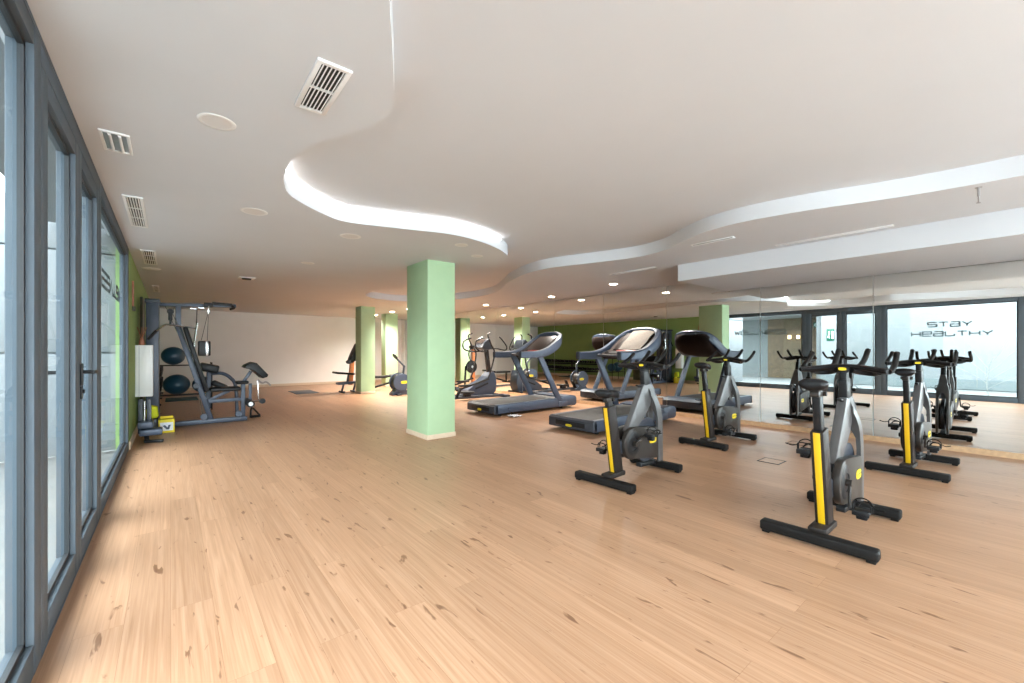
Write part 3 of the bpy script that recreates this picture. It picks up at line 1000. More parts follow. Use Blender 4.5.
    hb.sweep(catmull([(0.655, -0.262, z - 0.018), (0.690, -0.20, z - 0.012), (0.725, -0.10, z + 0.004), (0.735, 0, z + 0.010), (0.725, 0.10, z + 0.004), (0.690, 0.20, z - 0.012), (0.655, 0.262, z - 0.018)], 4), sec)
    hb.box((0.705, 0, z - 0.012), (0.10, 0.070, 0.040), 0.012)
    hbo = hb.build('handlebar', M['black'], t)
    for s in (-1, 1):
        # outer horn: from the end of the bar forward and up
        MB().tube([(0.655, s * 0.258, z - 0.018), (0.70, s * 0.268, z - 0.010), (0.78, s * 0.270, z + 0.022), (0.87, s * 0.266, z + 0.062), (0.945, s * 0.262, z + 0.108)], 0.0185, n=10).build('outer_grip', M['rubber'], hbo)
        # inner horn
        MB().tube([(0.735, s * 0.074, z + 0.008), (0.80, s * 0.082, z + 0.024), (0.89, s * 0.088, z + 0.068), (0.975, s * 0.092, z + 0.132)], 0.0190, n=10).build('inner_grip', M['rubber'], hbo)
        # low inner hand rest below the bar
        MB().tube([(0.70, s * 0.045, z - 0.018), (0.77, s * 0.10, z - 0.035), (0.76, s * 0.165, z - 0.040), (0.69, s * 0.205, z - 0.024)], 0.019, n=10).build('hand_rest', M['black'], hbo)
    badge('badge', hbo, (0.652, 0, z - 0.006), 0.048, 0.022, '-x', False)
    return t


spin_bike((3.212, 0.862, 0), 0.012, 1.065, 1.120, 250, 'nearest spin bike in the foreground with raised saddle and yellow rear strip')
spin_bike((3.102, 2.470, 0), 0.060, 0.885, 1.105, 25, 'spin bike with lowered saddle standing in front of the nearer treadmill')
spin_bike((5.366, 2.670, 0), 0.0, 1.090, 1.125, 262, 'far spin bike beside the mirrors, between the treadmill and the nearest bike')
spin_bike((5.702, 0.775, 0), -0.02, 1.065, 1.120, 205, 'rightmost spin bike close to the mirrors under the boxed beam')

# ------------------------------------------------------------------ treadmills


def treadmill(loc, rz, lab, sheet=None):
    t = thing('treadmill', lab, 'treadmill', loc, rz, 'treadmills facing the mirrors')
    W = 0.46
    # side panels along the belt, hood at the front, end piece at the user's end
    for s in (-1, 1):
        poly = [(0.03, 0.055), (2.02, 0.055), (2.02, 0.250), (0.06, 0.225), (0.03, 0.205)]
        MB().prism(poly, 'y', s * (W - 0.045) - 0.045, s * (W - 0.045) + 0.045, 0.016).build('side_panel', M['slate'], t, 30)
    hood = [(1.86, 0.052), (2.22, 0.055), (2.265, 0.090), (2.265, 0.215), (2.22, 0.262), (2.08, 0.285), (1.86, 0.262)]
    MB().prism(hood, 'y', -W - 0.005, W + 0.005, 0.020).build('motor_hood', M['slate'], t, 30)
    MB().prism([(0.0, 0.060), (0.05, 0.045), (0.10, 0.050), (0.10, 0.215), (0.04, 0.222), (0.0, 0.195)], 'y', -W, W, 0.014).build('end_cap', M['slate_dark'], t, 30)
    MB().box((0.004, 0, 0.130), (0.014, 0.60, 0.075), 0.005).build('end_recess', M['black'], t)
    badge('badge', t, (-0.004, 0.02, 0.105), 0.13, 0.036, '-x')
    MB().prism([(0.06, 0.214), (0.09, 0.221), (1.92, 0.242), (1.92, 0.15), (0.06, 0.12)], 'y', -W + 0.085, W - 0.085).build('running_belt', M['belt'], t)
    for x in (0.22, 1.90):
        for s in (-1, 1):
            MB().cyl((x, s * 0.34, 0.0), (x, s * 0.34, 0.06), 0.035, n=16, bev=0.006).build('foot', M['rubber'], t)
    # uprights lean back towards the runner
    for s in (-1, 1):
        MB().bar((1.80, s * 0.432, 0.10), (1.185, s * 0.425, 1.135), 0.066, 0.132, 0.024, up=(1, 0, 0)).build('upright', M['slate'], t)
        MB().box((1.83, s * 0.440, 0.115), (0.26, 0.085, 0.13), 0.025, seg=3).build('upright_foot', M['slate'], t)
    # horseshoe arm: from the two grips forward, rising and closing round the console
    half = [(0.66, -0.425, 1.165), (0.86, -0.428, 1.165), (1.10, -0.430, 1.172), (1.35, -0.430, 1.215), (1.60, -0.425, 1.325), (1.78, -0.395, 1.445), (1.885, -0.31, 1.545), (1.925, -0.16, 1.600)]
    path = half + [(1.935, 0, 1.612)] + [(x, -y, z) for x, y, z in reversed(half)]
    pts = catmull(path, 5)
    n = len(pts)
    sec0 = [(-0.5, -0.36), (-0.36, -0.5), (0.36, -0.5), (0.5, -0.36), (0.5, 0.36), (0.36, 0.5), (-0.36, 0.5), (-0.5, 0.36)]
    m = MB()
    V, Fc = [], []
    for i, p in enumerate(pts):
        tv = (pts[min(i + 1, n - 1)] - pts[max(i - 1, 0)]).normalized()
        y = Vector((0, 0, 1)).cross(tv).normalized()
        z = tv.cross(y)
        u = abs(i / (n - 1) - 0.5) * 2          # 1 at the grips, 0 at the crown
        hgt = 0.130 + 0.050 * math.exp(-((u - 0.45) / 0.28) ** 2) - 0.030 * (1 - u) ** 2
        wid = 0.090
        for a_, b_ in sec0:
            V.append(p + y * a_ * wid + z * b_ * hgt)
    for i in range(n - 1):
        for q in range(8):
            q2 = (q + 1) % 8
            Fc.append((i * 8 + q, i * 8 + q2, (i + 1) * 8 + q2, (i + 1) * 8 + q))
    Fc.append(tuple(range(7, -1, -1))); Fc.append(tuple((n - 1) * 8 + q for q in range(8)))
    m._add(V, Fc)
    arm = m.build('console_arm', M['slate'], t, 30)
    for s in (-1, 1):
        MB().box((0.675, s * 0.425, 1.165), (0.05, 0.082, 0.128), 0.012).build('grip_end', M['slate_dark'], arm)
        badge('badge', arm, (0.80, s * 0.4685, 1.165), 0.135, 0.058, '-y' if s < 0 else '+y')
    # console body: sloping shell between the arms with display, tray and dark back
    shell = [(1.10, 1.140), (1.24, 1.180), (1.40, 1.225), (1.88, 1.575), (1.955, 1.610), (1.985, 1.575), (1.985, 1.47), (1.92, 1.35), (1.78, 1.22), (1.55, 1.145), (1.12, 1.105)]
    cxs, czs = 1.62, 1.37
    m = MB()
    V, Fc = [], []
    ks = [-1, -0.97, -0.9, -0.78, -0.6, -0.3, 0, 0.3, 0.6, 0.78, 0.9, 0.97, 1]
    for kk in ks:
        sc_ = max(0.62, (1 - abs(kk) ** 5 * 0.92) ** 0.32)
        for px_, pz_ in shell:
            V.append((cxs + (px_ - cxs) * sc_, kk * 0.405, czs + (pz_ - czs) * sc_))
    q_ = len(shell)
    for i_ in range(len(ks) - 1):
        for j_ in range(q_):
            j2 = (j_ + 1) % q_
            Fc.append((i_ * q_ + j_, i_ * q_ + j2, (i_ + 1) * q_ + j2, (i_ + 1) * q_ + j_))
    Fc.append(tuple(range(q_)))
    Fc.append(tuple((len(ks) - 1) * q_ + j_ for j_ in range(q_)))
    m._add(V, Fc)
    bmesh.ops.triangulate(m.bm, faces=[f for f in m.bm.faces if len(f.verts) > 4])
    m.build('console', M['brownback'], t, 40)
    # display on the slope (1.42,1.28)-(1.88,1.61)
    a = Vector((1.44, 0, 1.262)); b = Vector((1.855, 0, 1.566))
    MB().bar(a, b, 0.56, 0.016, 0.004).build('display', M['screen'], t)
    tray = MB().bar((1.26, 0, 1.192), (1.40, 0, 1.232), 0.58, 0.012, 0.004)
    tray.build('tray', M['black'], t)
    MB().bar((1.400, 0, 1.236), (1.43, 0, 1.257), 0.40, 0.014, 0.004).build('button_strip', M['screen_red'], t)
    for s in (-1, 1):
        MB().lathe([(0, 0.0), (0.042, 0.0), (0.045, 0.02), (0.034, 0.02), (0.032, 0.006), (0, 0.006)], (1.31, s * 0.330, 1.208), (-0.4, 0, 1), 20).build('cup_holder', M['black'], t)
    MB().tube([(1.22, -0.40, 1.185), (1.05, -0.30, 1.165), (1.02, 0, 1.160), (1.05, 0.30, 1.165), (1.22, 0.40, 1.185)], 0.018, n=10).build('pulse_bar', M['slate_dark'], t)
    return t


TM1 = (4.68, 6.74)
TM2 = (4.73, 4.42)
treadmill((*TM1, 0), 0.0, 'farther slate blue treadmill beyond the large column, console screen dark')
treadmill((*TM2, 0), 0.0, 'nearer slate blue treadmill behind the spin bike, beige rectangle on its screen')
# thin, slightly wavy beige rectangle on the slope of the nearer console
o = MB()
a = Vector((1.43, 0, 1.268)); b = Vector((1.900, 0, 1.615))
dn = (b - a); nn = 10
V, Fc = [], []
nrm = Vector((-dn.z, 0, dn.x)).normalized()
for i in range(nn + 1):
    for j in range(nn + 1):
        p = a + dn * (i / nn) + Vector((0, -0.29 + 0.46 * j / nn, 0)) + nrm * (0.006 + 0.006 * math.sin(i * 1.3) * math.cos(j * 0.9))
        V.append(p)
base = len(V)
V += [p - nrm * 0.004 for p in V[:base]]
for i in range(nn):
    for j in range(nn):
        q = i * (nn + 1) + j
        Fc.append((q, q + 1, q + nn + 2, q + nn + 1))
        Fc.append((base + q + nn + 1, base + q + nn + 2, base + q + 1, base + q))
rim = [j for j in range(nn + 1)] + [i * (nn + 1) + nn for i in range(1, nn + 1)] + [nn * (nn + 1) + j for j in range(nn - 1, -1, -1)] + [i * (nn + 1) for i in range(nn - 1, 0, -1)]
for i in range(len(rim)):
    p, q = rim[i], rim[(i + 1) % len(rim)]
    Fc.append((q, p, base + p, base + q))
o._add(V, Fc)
o = o.build('beige_rectangle', M['beige'], None, 60)
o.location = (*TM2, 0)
tag(o, 'thin beige rectangle on the console of the nearer treadmill', 'sheet')

# crumpled paper tag with its cord on the floor in front of the farther treadmill
t = thing('paper_tag', 'white crumpled paper tag on the floor beside the farther treadmill', 'paper', (5.03, 6.10, 0))
m = MB()
V, Fc = [], []
nn = 7
for i in range(nn + 1):
    for j in range(nn + 1):
        h = 0.012 + 0.030 * abs(math.sin(i * 1.9 + j * 0.7)) * abs(math.cos(j * 1.3))
        V.append((-0.10 + 0.20 * i / nn, -0.11 + 0.22 * j / nn, h))
for i in range(nn):
    for j in range(nn):
        q = i * (nn + 1) + j
        Fc.append((q, q + 1, q + nn + 2, q + nn + 1))
m._add(V, Fc)
po = m.build('sheet', M['label_white'], t, 20)
sm = po.modifiers.new('thick', 'SOLIDIFY'); sm.thickness = 0.002
MB().tube([(0.02, 0.05, 0.03), (0.0, 0.09, 0.07), (-0.03, 0.13, 0.10), (-0.02, 0.17, 0.15)], 0.005, n=6).build('cord', M['black'], t)

# ------------------------------------------------------------------ elliptical trainer (front housing towards +x)
t = thing('elliptical_trainer', 'slate elliptical trainer with looping handles beside the mirrors behind the farther treadmill', 'elliptical trainer', (6.05, 9.62, 0))
housing = [(0.06, 0.035), (0.98, 0.030), (1.06, 0.12), (1.09, 0.30), (1.06, 0.52), (1.00, 0.66), (0.88, 0.66), (0.80, 0.52), (0.62, 0.42), (0.30, 0.30), (0.08, 0.18)]
MB().prism(housing, 'y', -0.17, 0.17, 0.025).build('housing', M['slate'], t, 30)
for s in (-1, 1):
    MB().bar((0.36, s * 0.172, 0.215), (0.78, s * 0.172, 0.345), 0.012, 0.050, 0.004).build('dark_slot', M['black'], t)
MB().bar((-0.30, 0, 0.045), (0.12, 0, 0.050), 0.14, 0.06, 0.012).build('rear_beam', M['slate_dark'], t)
MB().box((-0.32, 0, 0.035), (0.10, 0.56, 0.065), 0.014).build('rear_foot_bar', M['slate_dark'], t)
MB().box((1.00, 0, 0.030), (0.10, 0.60, 0.055), 0.014).build('front_foot_bar', M['slate_dark'], t)
MB().bar((0.93, 0, 0.62), (0.83, 0, 1.34), 0.09, 0.12, 0.02, up=(1, 0, 0)).build('mast', M['graphite'], t)
con = MB().prism([(0.56, 1.34), (0.62, 1.46), (0.78, 1.58), (0.84, 1.56), (0.90, 1.42), (0.92, 1.30), (0.80, 1.27), (0.62, 1.29)], 'y', -0.20, 0.20, 0.02).build('console', M['slate_dark'], t, 30)
MB().bar((0.60, 0, 1.445), (0.755, 0, 1.575), 0.32, 0.010, 0.003).build('display', M['screen'], con)
for s in (-1, 1):
    # fixed curved grip, moving arm, foot plate and its link
    MB().tube([(0.80, s * 0.08, 1.24), (0.52, s * 0.26, 1.22), (0.30, s * 0.31, 1.30), (0.28, s * 0.31, 1.48), (0.42, s * 0.29, 1.57), (0.52, s * 0.27, 1.60)], 0.020, n=8).build('fixed_grip', M['black'], t)
    x2 = 0.10 * s
    MB().tube([(0.60 - x2, s * 0.27, 0.46), (0.74 - x2, s * 0.29, 0.85), (0.80 - x2, s * 0.31, 1.20), (0.66 - x2, s * 0.34, 1.42), (0.56 - x2, s * 0.33, 1.66), (0.66 - x2, s * 0.27, 1.74)], 0.021, n=8).build('moving_arm', M['graphite'], t)
    MB().bar((-0.16 + x2, s * 0.20, 0.26 + 0.06 * s), (0.66 - x2, s * 0.24, 0.47), 0.05, 0.05, 0.01).build('pedal_link', M['graphite'], t)
    MB().box((0.10 + x2, s * 0.21, 0.36 + 0.04 * s), (0.36, 0.14, 0.045), 0.015).build('foot_plate', M['black'], t)
MB().tube([(1.16, -0.10, 1.30), (1.36, -0.20, 1.26), (1.40, -0.22, 1.36), (1.26, -0.18, 1.56), (1.18, -0.16, 1.64)], 0.018, n=8).build('front_loop', M['black'], t)
MB().bar((0.86, -0.05, 1.30), (1.18, -0.10, 1.30), 0.03, 0.03, 0.008).build('loop_bracket', M['black'], t)

# upright fan machine past the elliptical, hidden behind the large column and seen in the mirrors
t = thing('fan_machine', 'orange and black fan machine seen in the mirror left of the elliptical trainer', 'exercise machine', (7.0, 12.0, 0))
MB().box((0, 0, 0.035), (0.70, 0.10, 0.06), 0.012).build('base_beam', M['slate_dark'], t)
for x in (-0.31, 0.31):
    MB().box((x, 0, 0.03), (0.08, 0.45, 0.055), 0.012).build('foot_bar', M['slate_dark'], t)
MB().bar((0.28, 0, 0.06), (0.24, 0, 0.72), 0.06, 0.05, 0.01, up=(1, 0, 0)).build('strut', M['black'], t)
MB().bar((-0.06, 0, 0.06), (-0.06, 0, 1.34), 0.07, 0.12, 0.015, up=(1, 0, 0)).build('mast', M['orange'], t)
fan = MB().lathe([(0, -0.05), (0.10, -0.06), (0.20, -0.045), (0.22, 0), (0.20, 0.045), (0.10, 0.06), (0, 0.05)], (0.05, -0.06, 0.70), (0, 1, 0), 32).build('fan_cage', M['black'], t)
MB().lathe([(0, 0), (0.045, 0.0), (0.04, 0.015), (0, 0.015)], (0.05, -0.115, 0.70), (0, -1, 0), 20).build('hub', M['steel'], fan)
MB().box((-0.06, 0, 1.37), (0.16, 0.30, 0.10), 0.02).build('console', M['black'], t)
MB().tube([(-0.06, -0.05, 1.30), (0.10, -0.07, 1.30), (0.17, -0.08, 1.12), (0.10, -0.07, 0.92)], 0.018, n=8).build('cable_arm', M['black'], t)

# ------------------------------------------------------------------ rowing machines


def rower(loc, rz, lab):
    t = thing('rowing_machine', lab, 'rowing machine', loc, rz, 'rowing machines behind the large column')
    MB().lathe([(0, -0.13), (0.20, -0.13), (0.215, -0.11), (0.215, 0.11), (0.20, 0.13), (0, 0.13)], (0, 0.0, 0.36), (0, 1, 0), 40).build('drum', M['graphite'], t)
    for s in (-1, 1):
        MB().lathe([(0, 0.0), (0.238, 0.0), (0.248, -0.012), (0.248, -0.035), (0, -0.035)], (0, s * 0.165, 0.36), (0, s, 0), 44).build('side_disc', M['slate'], t)
        badge('badge', t, (0.07, s * 0.166, 0.36), 0.20, 0.075, '-y' if s < 0 else '+y')
    MB().prism([(-0.26, 0.0), (0.30, 0.0), (0.30, 0.06), (0.16, 0.10), (0.12, 0.22), (-0.12, 0.22), (-0.18, 0.10), (-0.26, 0.06)], 'y', -0.12, 0.12, 0.015).build('base', M['slate'], t, 30)
    MB().box((-0.10, 0, 0.025), (0.14, 0.50, 0.05), 0.015).build('front_foot_bar', M['slate_dark'], t)
    MB().bar((0.12, 0, 0.085), (1.95, 0, 0.055), 0.09, 0.07, 0.015).build('rail', M['slate_dark'], t)
    MB().box((1.93, 0, 0.04), (0.12, 0.40, 0.08), 0.015).build('rear_foot_bar', M['slate_dark'], t)
    MB().box((0.75, 0, 0.20), (0.26, 0.32, 0.06), 0.025, seg=3).build('seat', M['leather'], t)
    MB().box((0.75, 0, 0.135), (0.16, 0.13, 0.08), 0.01).build('seat_carriage', M['black'], t)
    for s in (-1, 1):
        MB().bar((0.36, s * 0.14, 0.10), (0.48, s * 0.14, 0.34), 0.11, 0.03, 0.01, up=(1, 0, 0)).build('foot_plate', M['black'], t)
    MB().bar((0.10, 0, 0.50), (0.14, 0, 0.82), 0.05, 0.05, 0.01, up=(1, 0, 0)).build('arm_post', M['slate_dark'], t)
    MB().bar((0.14, 0, 0.80), (-0.10, 0, 1.04), 0.045, 0.045, 0.01).build('console_arm', M['slate_dark'], t)
    MB().lathe([(0, -0.02), (0.085, -0.02), (0.10, 0.0), (0.085, 0.02), (0, 0.02)], (-0.13, 0, 1.08), (0.8, 0, 0.6), 24).build('console', M['black'], t)
    MB().tube([(0.30, 0.0, 0.44), (0.33, -0.22, 0.44)], 0.016, n=8, smooth=1).build('pull_handle', M['black'], t)
    return t


rower((5.03, 11.23, 0), 0.0, 'rowing machine with round slate drum showing left of the large column')
rower((5.03, 8.90, 0), 0.0, 'rowing machine hidden behind the large column, seen in the mirror with its round drum')

# ------------------------------------------------------------------ benches at the back
t = thing('exercise_bench', 'orange framed exercise bench with black back pad beside the second column', 'bench', (4.09, 12.86, 0))
MB().bar((0.10, 0, 0.22), (0.17, 0, 0.98), 0.10, 0.13, 0.02, up=(1, 0, 0)).build('upright', M['orange'], t)
MB().prism([(0.06, 0.90), (0.14, 0.88), (0.30, 1.02), (0.34, 1.40), (0.28, 1.46), (0.17, 1.22), (0.08, 1.02)], 'y', -0.16, 0.16, 0.02).build('back_pad', M['black'], t, 30)
MB().bar((0.02, 0, 0.88), (0.18, 0, 0.98), 0.30, 0.10, 0.03).build('grey_pad', M['mat_grey'], t)
MB().bar((-0.30, 0, 0.59), (0.20, 0, 0.54), 0.26, 0.06, 0.02).build('seat', M['leather'], t)
MB().tube([(-0.34, -0.18, 0.60), (-0.34, 0.18, 0.60)], 0.03, n=10, smooth=1).build('roller', M['black'], t)
MB().bar((0.02, 0, 0.30), (0.06, 0, 0.54), 0.06, 0.06, 0.01, up=(1, 0, 0)).build('seat_strut', M['slate_dark'], t)
MB().bar((-0.28, 0, 0.27), (0.26, 0, 0.30), 0.30, 0.07, 0.02).build('foot_platform', M['slate'], t)
for x in (-0.12, 0.22):
    MB().bar((x + 0.04, 0, 0.28), (x - 0.02, 0, 0.05), 0.05, 0.05, 0.01, up=(1, 0, 0)).build('leg', M['slate_dark'], t)
    MB().box((x - 0.02, 0, 0.025), (0.08, 0.40, 0.05), 0.012).build('foot_bar', M['slate_dark'], t)
t = thing('weight_bench', 'low dark weight bench behind the second column', 'bench', (5.20, 12.9, 0))
MB().box((-0.22, 0, 0.42), (0.70, 0.28, 0.07), 0.02).build('seat', M['leather'], t)
MB().bar((0.14, 0, 0.43), (0.62, 0, 0.50), 0.28, 0.07, 0.02).build('backrest', M['leather'], t)
MB().bar((-0.45, 0, 0.05), (0.55, 0, 0.30), 0.06, 0.06, 0.01).build('spine', M['black'], t)
for x in (-0.45, 0.42):
    MB().bar((x, 0, 0.05), (x, 0, 0.39), 0.06, 0.06, 0.01, up=(1, 0, 0)).build('leg', M['black'], t)
    MB().box((x, 0, 0.025), (0.07, 0.44, 0.05), 0.012).build('foot_bar', M['black'], t)

# dumbbell rack on the green wall, seen in the mirrors
t = thing('dumbbell_rack', 'two tier black dumbbell rack along the green wall', 'rack', (-0.285, 14.1, 0))
for y in (-1.72, 0, 1.72):
    MB().bar((-0.10, y, 0.02), (-0.10, y, 0.80), 0.05, 0.06, 0.008, up=(1, 0, 0)).build('upright', M['black'], t)
    MB().box((0.0, y, 0.02), (0.25, 0.06, 0.04), 0.008).build('foot', M['black'], t)
tiers = (0.28, 0.62)
for z in tiers:
    m = MB().bar((0.10, -1.75, z - 0.01), (0.10, 1.75, z - 0.01), 0.03, 0.05, 0.006)
    m.bar((-0.07, -1.75, z - 0.01), (-0.07, 1.75, z - 0.01), 0.03, 0.05, 0.006)
    for y in (-1.72, 0, 1.72):
        m.bar((-0.10, y, z + 0.01), (0.11, y, z - 0.015), 0.04, 0.03, 0.004)
    m.build('shelf_rail', M['black'], t)
ordin = ['first', 'second', 'third', 'fourth', 'fifth', 'sixth', 'seventh', 'eighth', 'ninth', 'tenth', 'eleventh', 'twelfth']
for ti, z in enumerate(tiers):
    for k in range(12):
        y = 14.1 - 1.62 + k * (3.24 / 11)
        r = 0.052 + 0.0028 * k + (0.010 if ti == 0 else 0)
        d = thing('dumbbell', f'black dumbbell on the {"upper" if ti else "lower"} tier of the rack, {ordin[k]} from the near end', 'dumbbell', (-0.275, y, z + 0.036 + r), 0, 'dumbbells on the rack')
        m = MB().cyl((-0.07, 0, 0), (0.07, 0, 0), 0.016, n=10)
        m.build('grip', M['steel'], d)
        for s in (-1, 1):
            MB().cyl((s * 0.045, 0, 0), (s * 0.115, 0, 0), r, n=12, bev=0.012).build('head', M['black'], d)

# ------------------------------------------------------------------ multi gym by the green wall
GY = 8.78
t = thing('multi_gym', 'blue grey steel multi gym with weight tower and preacher bench by the green wall', 'multi gym', (0, GY, 0))
MB().box((-0.222, 0.28, 1.045), (0.16, 0.58, 2.03), 0.012).build('weight_tower', M['gymframe'], t)
MB().box((-0.222, 0.28, 2.04), (0.185, 0.66, 0.06), 0.010).build('tower_cap', M['slate_dark'], t)
MB().box((-0.222, 0.28, 0.03), (0.185, 0.66, 0.06), 0.010).build('tower_foot', M['slate_dark'], t)
MB().bar((-0.14, 0.05, 0.045), (1.06, 0.02, 0.045), 0.075, 0.075, 0.006).build('base_beam', M['gymframe'], t)
MB().bar((0.95, -0.02, 0.045), (0.95, 0.42, 0.045), 0.06, 0.06, 0.006).build('base_cross_bar', M['gymframe'], t)
MB().bar((-0.14, 0.05, 1.99), (0.90, 0.05, 2.035), 0.055, 0.055, 0.006).build('top_beam', M['gymframe'], t)
MB().bar((0.10, 0.05, 1.60), (0.10, 0.05, 1.99), 0.06, 0.075, 0.006, up=(1, 0, 0)).build('upper_post', M['gymframe'], t)
MB().bar((0.54, 0.03, 0.06), (0.10, 0.05, 1.64), 0.06, 0.075, 0.006, up=(1, 0, 0)).build('slanted_post', M['gymframe'], t)
MB().bar((0.475, 0.0, 0.56), (0.185, 0.0, 1.64), 0.26, 0.065, 0.022, up=(1, 0, 0)).build('back_pad', M['leather'], t)
MB().box((0.735, 0.0, 0.585), (0.43, 0.34, 0.065), 0.024, seg=3).build('seat', M['leather'], t)
MB().bar((0.50, 0.03, 0.38), (0.99, 0.03, 0.39), 0.05, 0.06, 0.006).build('lower_bar', M['gymframe'], t)
MB().bar((0.50, 0.03, 0.40), (0.80, 0.03, 0.55), 0.045, 0.05, 0.006).build('seat_brace', M['gymframe'], t)
MB().bar((1.00, 0.02, 0.06), (1.00, 0.02, 0.66), 0.055, 0.065, 0.006, up=(1, 0, 0)).build('front_post', M['gymframe'], t)
MB().bar((1.11, 0.02, 0.30), (1.11, 0.02, 0.66), 0.045, 0.05, 0.006, up=(1, 0, 0)).build('leg_lever', M['gymframe'], t)
MB().box((0.985, 0.02, 0.685), (0.19, 0.22, 0.055), 0.025, seg=3).build('small_seat', M['leather'], t)
MB().bar((1.00, 0.02, 0.68), (1.12, 0.02, 0.88), 0.045, 0.05, 0.006, up=(1, 0, 0)).build('preacher_strut', M['gymframe'], t)
MB().prism([(1.00, 0.955), (1.03, 0.995), (1.13, 1.045), (1.18, 1.03), (1.36, 0.815), (1.34, 0.775), (1.27, 0.755), (1.12, 0.93), (1.03, 0.935)], 'y', -0.22, 0.26, 0.015).build('preacher_pad', M['leather'], t, 40)
for z, x in ((0.32, 1.085), (0.665, 1.12)):
    if z < 0.5:
        rl = MB().cyl((x, -0.25, z), (x, 0.29, z), 0.062, n=20, bev=0.008).build('foam_roller', M['black'], t)
        for s, yy in ((-1, -0.25), (1, 0.29)):
            MB().lathe([(0, 0.0), (0.036, 0.0), (0.034, 0.010), (0, 0.012)], (x, yy, z), (0, s, 0), 16).build('end_cap', M['white'], rl)
m = MB().bar((1.225, 0.02, 0.72), (1.240, 0.02, 0.345), 0.022, 0.022, 0.004, up=(1, 0, 0))
m.tube([(1.13, 0.02, 0.335), (1.21, 0.02, 0.340), (1.30, 0.02, 0.335)], 0.014, n=8)
m.build('chrome_lever', M['chrome'], t)
MB().lathe([(0, -0.03), (0.045, -0.03), (0.05, 0), (0.045, 0.03), (0, 0.03)], (1.30, 0.02, 0.33), (0, 1, 0), 18).build('pulley', M['black'], t)
m = MB().tube([(1.22, -0.02, 0.72), (1.29, -0.04, 0.66), (1.35, -0.04, 0.68), (1.42, -0.06, 0.61)], 0.014, n=8)
m.build('curl_handle', M['steel'], t)
MB().lathe([(0, -0.03), (0.040, -0.03), (0.045, 0.0), (0.040, 0.03), (0, 0.03)], (0.33, -0.02, 0.66), (0, 1, 0), 18).build('adjuster_knob', M['mat_grey'], t)
MB().lathe([(0, -0.03), (0.050, -0.03), (0.055, 0.0), (0.050, 0.03), (0, 0.03)], (0.44, -0.02, 0.135), (0, 1, 0), 18).build('pulley', M['gymframe'], t)
MB().lathe([(0, -0.03), (0.050, -0.03), (0.055, 0.0), (0.050, 0.03), (0, 0.03)], (0.93, -0.02, 0.14), (0, 1, 0), 18).build('pulley', M['gymframe'], t)
# lat bar with black grips, on its cable and pulley block
m = MB().tube([(-0.17, -0.06, 1.565), (-0.075, -0.07, 1.655), (0.0, -0.07, 1.665), (0.20, -0.06, 1.635), (0.33, -0.05, 1.620)], 0.013, n=8)
m.build('lat_bar', M['chrome'], t)
MB().tube([(-0.275, -0.05, 1.425), (-0.17, -0.06, 1.565)], 0.021, n=8, smooth=1).build('bar_grip', M['black'], t)
m = MB().box((0.0, -0.03, 1.81), (0.055, 0.05, 0.15), 0.012)
m.lathe([(0, -0.02), (0.045, -0.02), (0.045, 0.02), (0, 0.02)], (0.0, -0.03, 1.88), (0, 1, 0), 16)
m.box((0.0, -0.05, 1.70), (0.03, 0.03, 0.10), 0.006)
m.build('pulley_block', M['black'], t)
m = MB().tube([(-0.08, 0.05, 1.985), (-0.02, 0.0, 1.88)], 0.005, n=6, smooth=1)
m.tube([(0.02, 0.0, 1.86), (0.06, 0.03, 1.985)], 0.005, n=6, smooth=1)
m.tube([(0.03, 0.0, 1.84), (0.30, 0.02, 1.10), (0.42, 0.03, 0.17)], 0.005, n=6, smooth=1)
m.tube([(0.0, 0.02, 1.78), (0.22, 0.03, 1.20)], 0.005, n=6, smooth=1)
m.build('cable', M['chrome'], t)
# press arms and hanging strap with its pad
MB().tube([(0.345, -0.08, 1.70), (0.28, -0.10, 1.15)], 0.016, n=8, smooth=1).build('press_arm', M['chrome'], t)
MB().bar((0.345, -0.06, 1.94), (0.335, -0.08, 1.68), 0.030, 0.016, 0.004, up=(1, 0, 0)).build('arm_bracket', M['graphite'], t)
m = MB().box((0.30, -0.03, 1.945), (0.10, 0.06, 0.035), 0.008)
m.box((0.40, -0.03, 1.965), (0.09, 0.06, 0.035), 0.008)
m.build('chrome_clamp', M['chrome'], t)
MB().box((0.50, -0.01, 2.02), (0.13, 0.07, 0.075), 0.010).build('pivot_block', M['black'], t)
MB().bar((0.55, 0.03, 2.055), (0.84, 0.03, 2.045), 0.075, 0.050, 0.012).build('top_grip', M['black'], t)
MB().tube([(0.84, 0.0, 2.03), (0.86, -0.06, 1.99), (0.80, -0.10, 1.96)], 0.020, n=8).build('grip_end', M['black'], t)
for dx, nm in ((-0.075, 'strap'), (0.005, 'strap')):
    MB().bar((0.50, -0.06, 1.93), (0.475 + dx, -0.06, 1.42), 0.030, 0.006, 0.002, up=(1, 0, 0)).build(nm, M['graphite'], t)
MB().bar((0.50, -0.07, 2.00), (0.495, -0.07, 1.86), 0.022, 0.022, 0.004, up=(1, 0, 0)).build('strap_hook', M['chrome'], t)
pd = MB().box((0.44, -0.06, 1.285), (0.17, 0.13, 0.25), 0.020, seg=3).build('arm_pad', M['black'], t)
MB().box((0.475, -0.130, 1.285), (0.035, 0.012, 0.25), 0.003).build('chrome_plate', M['chrome'], pd)
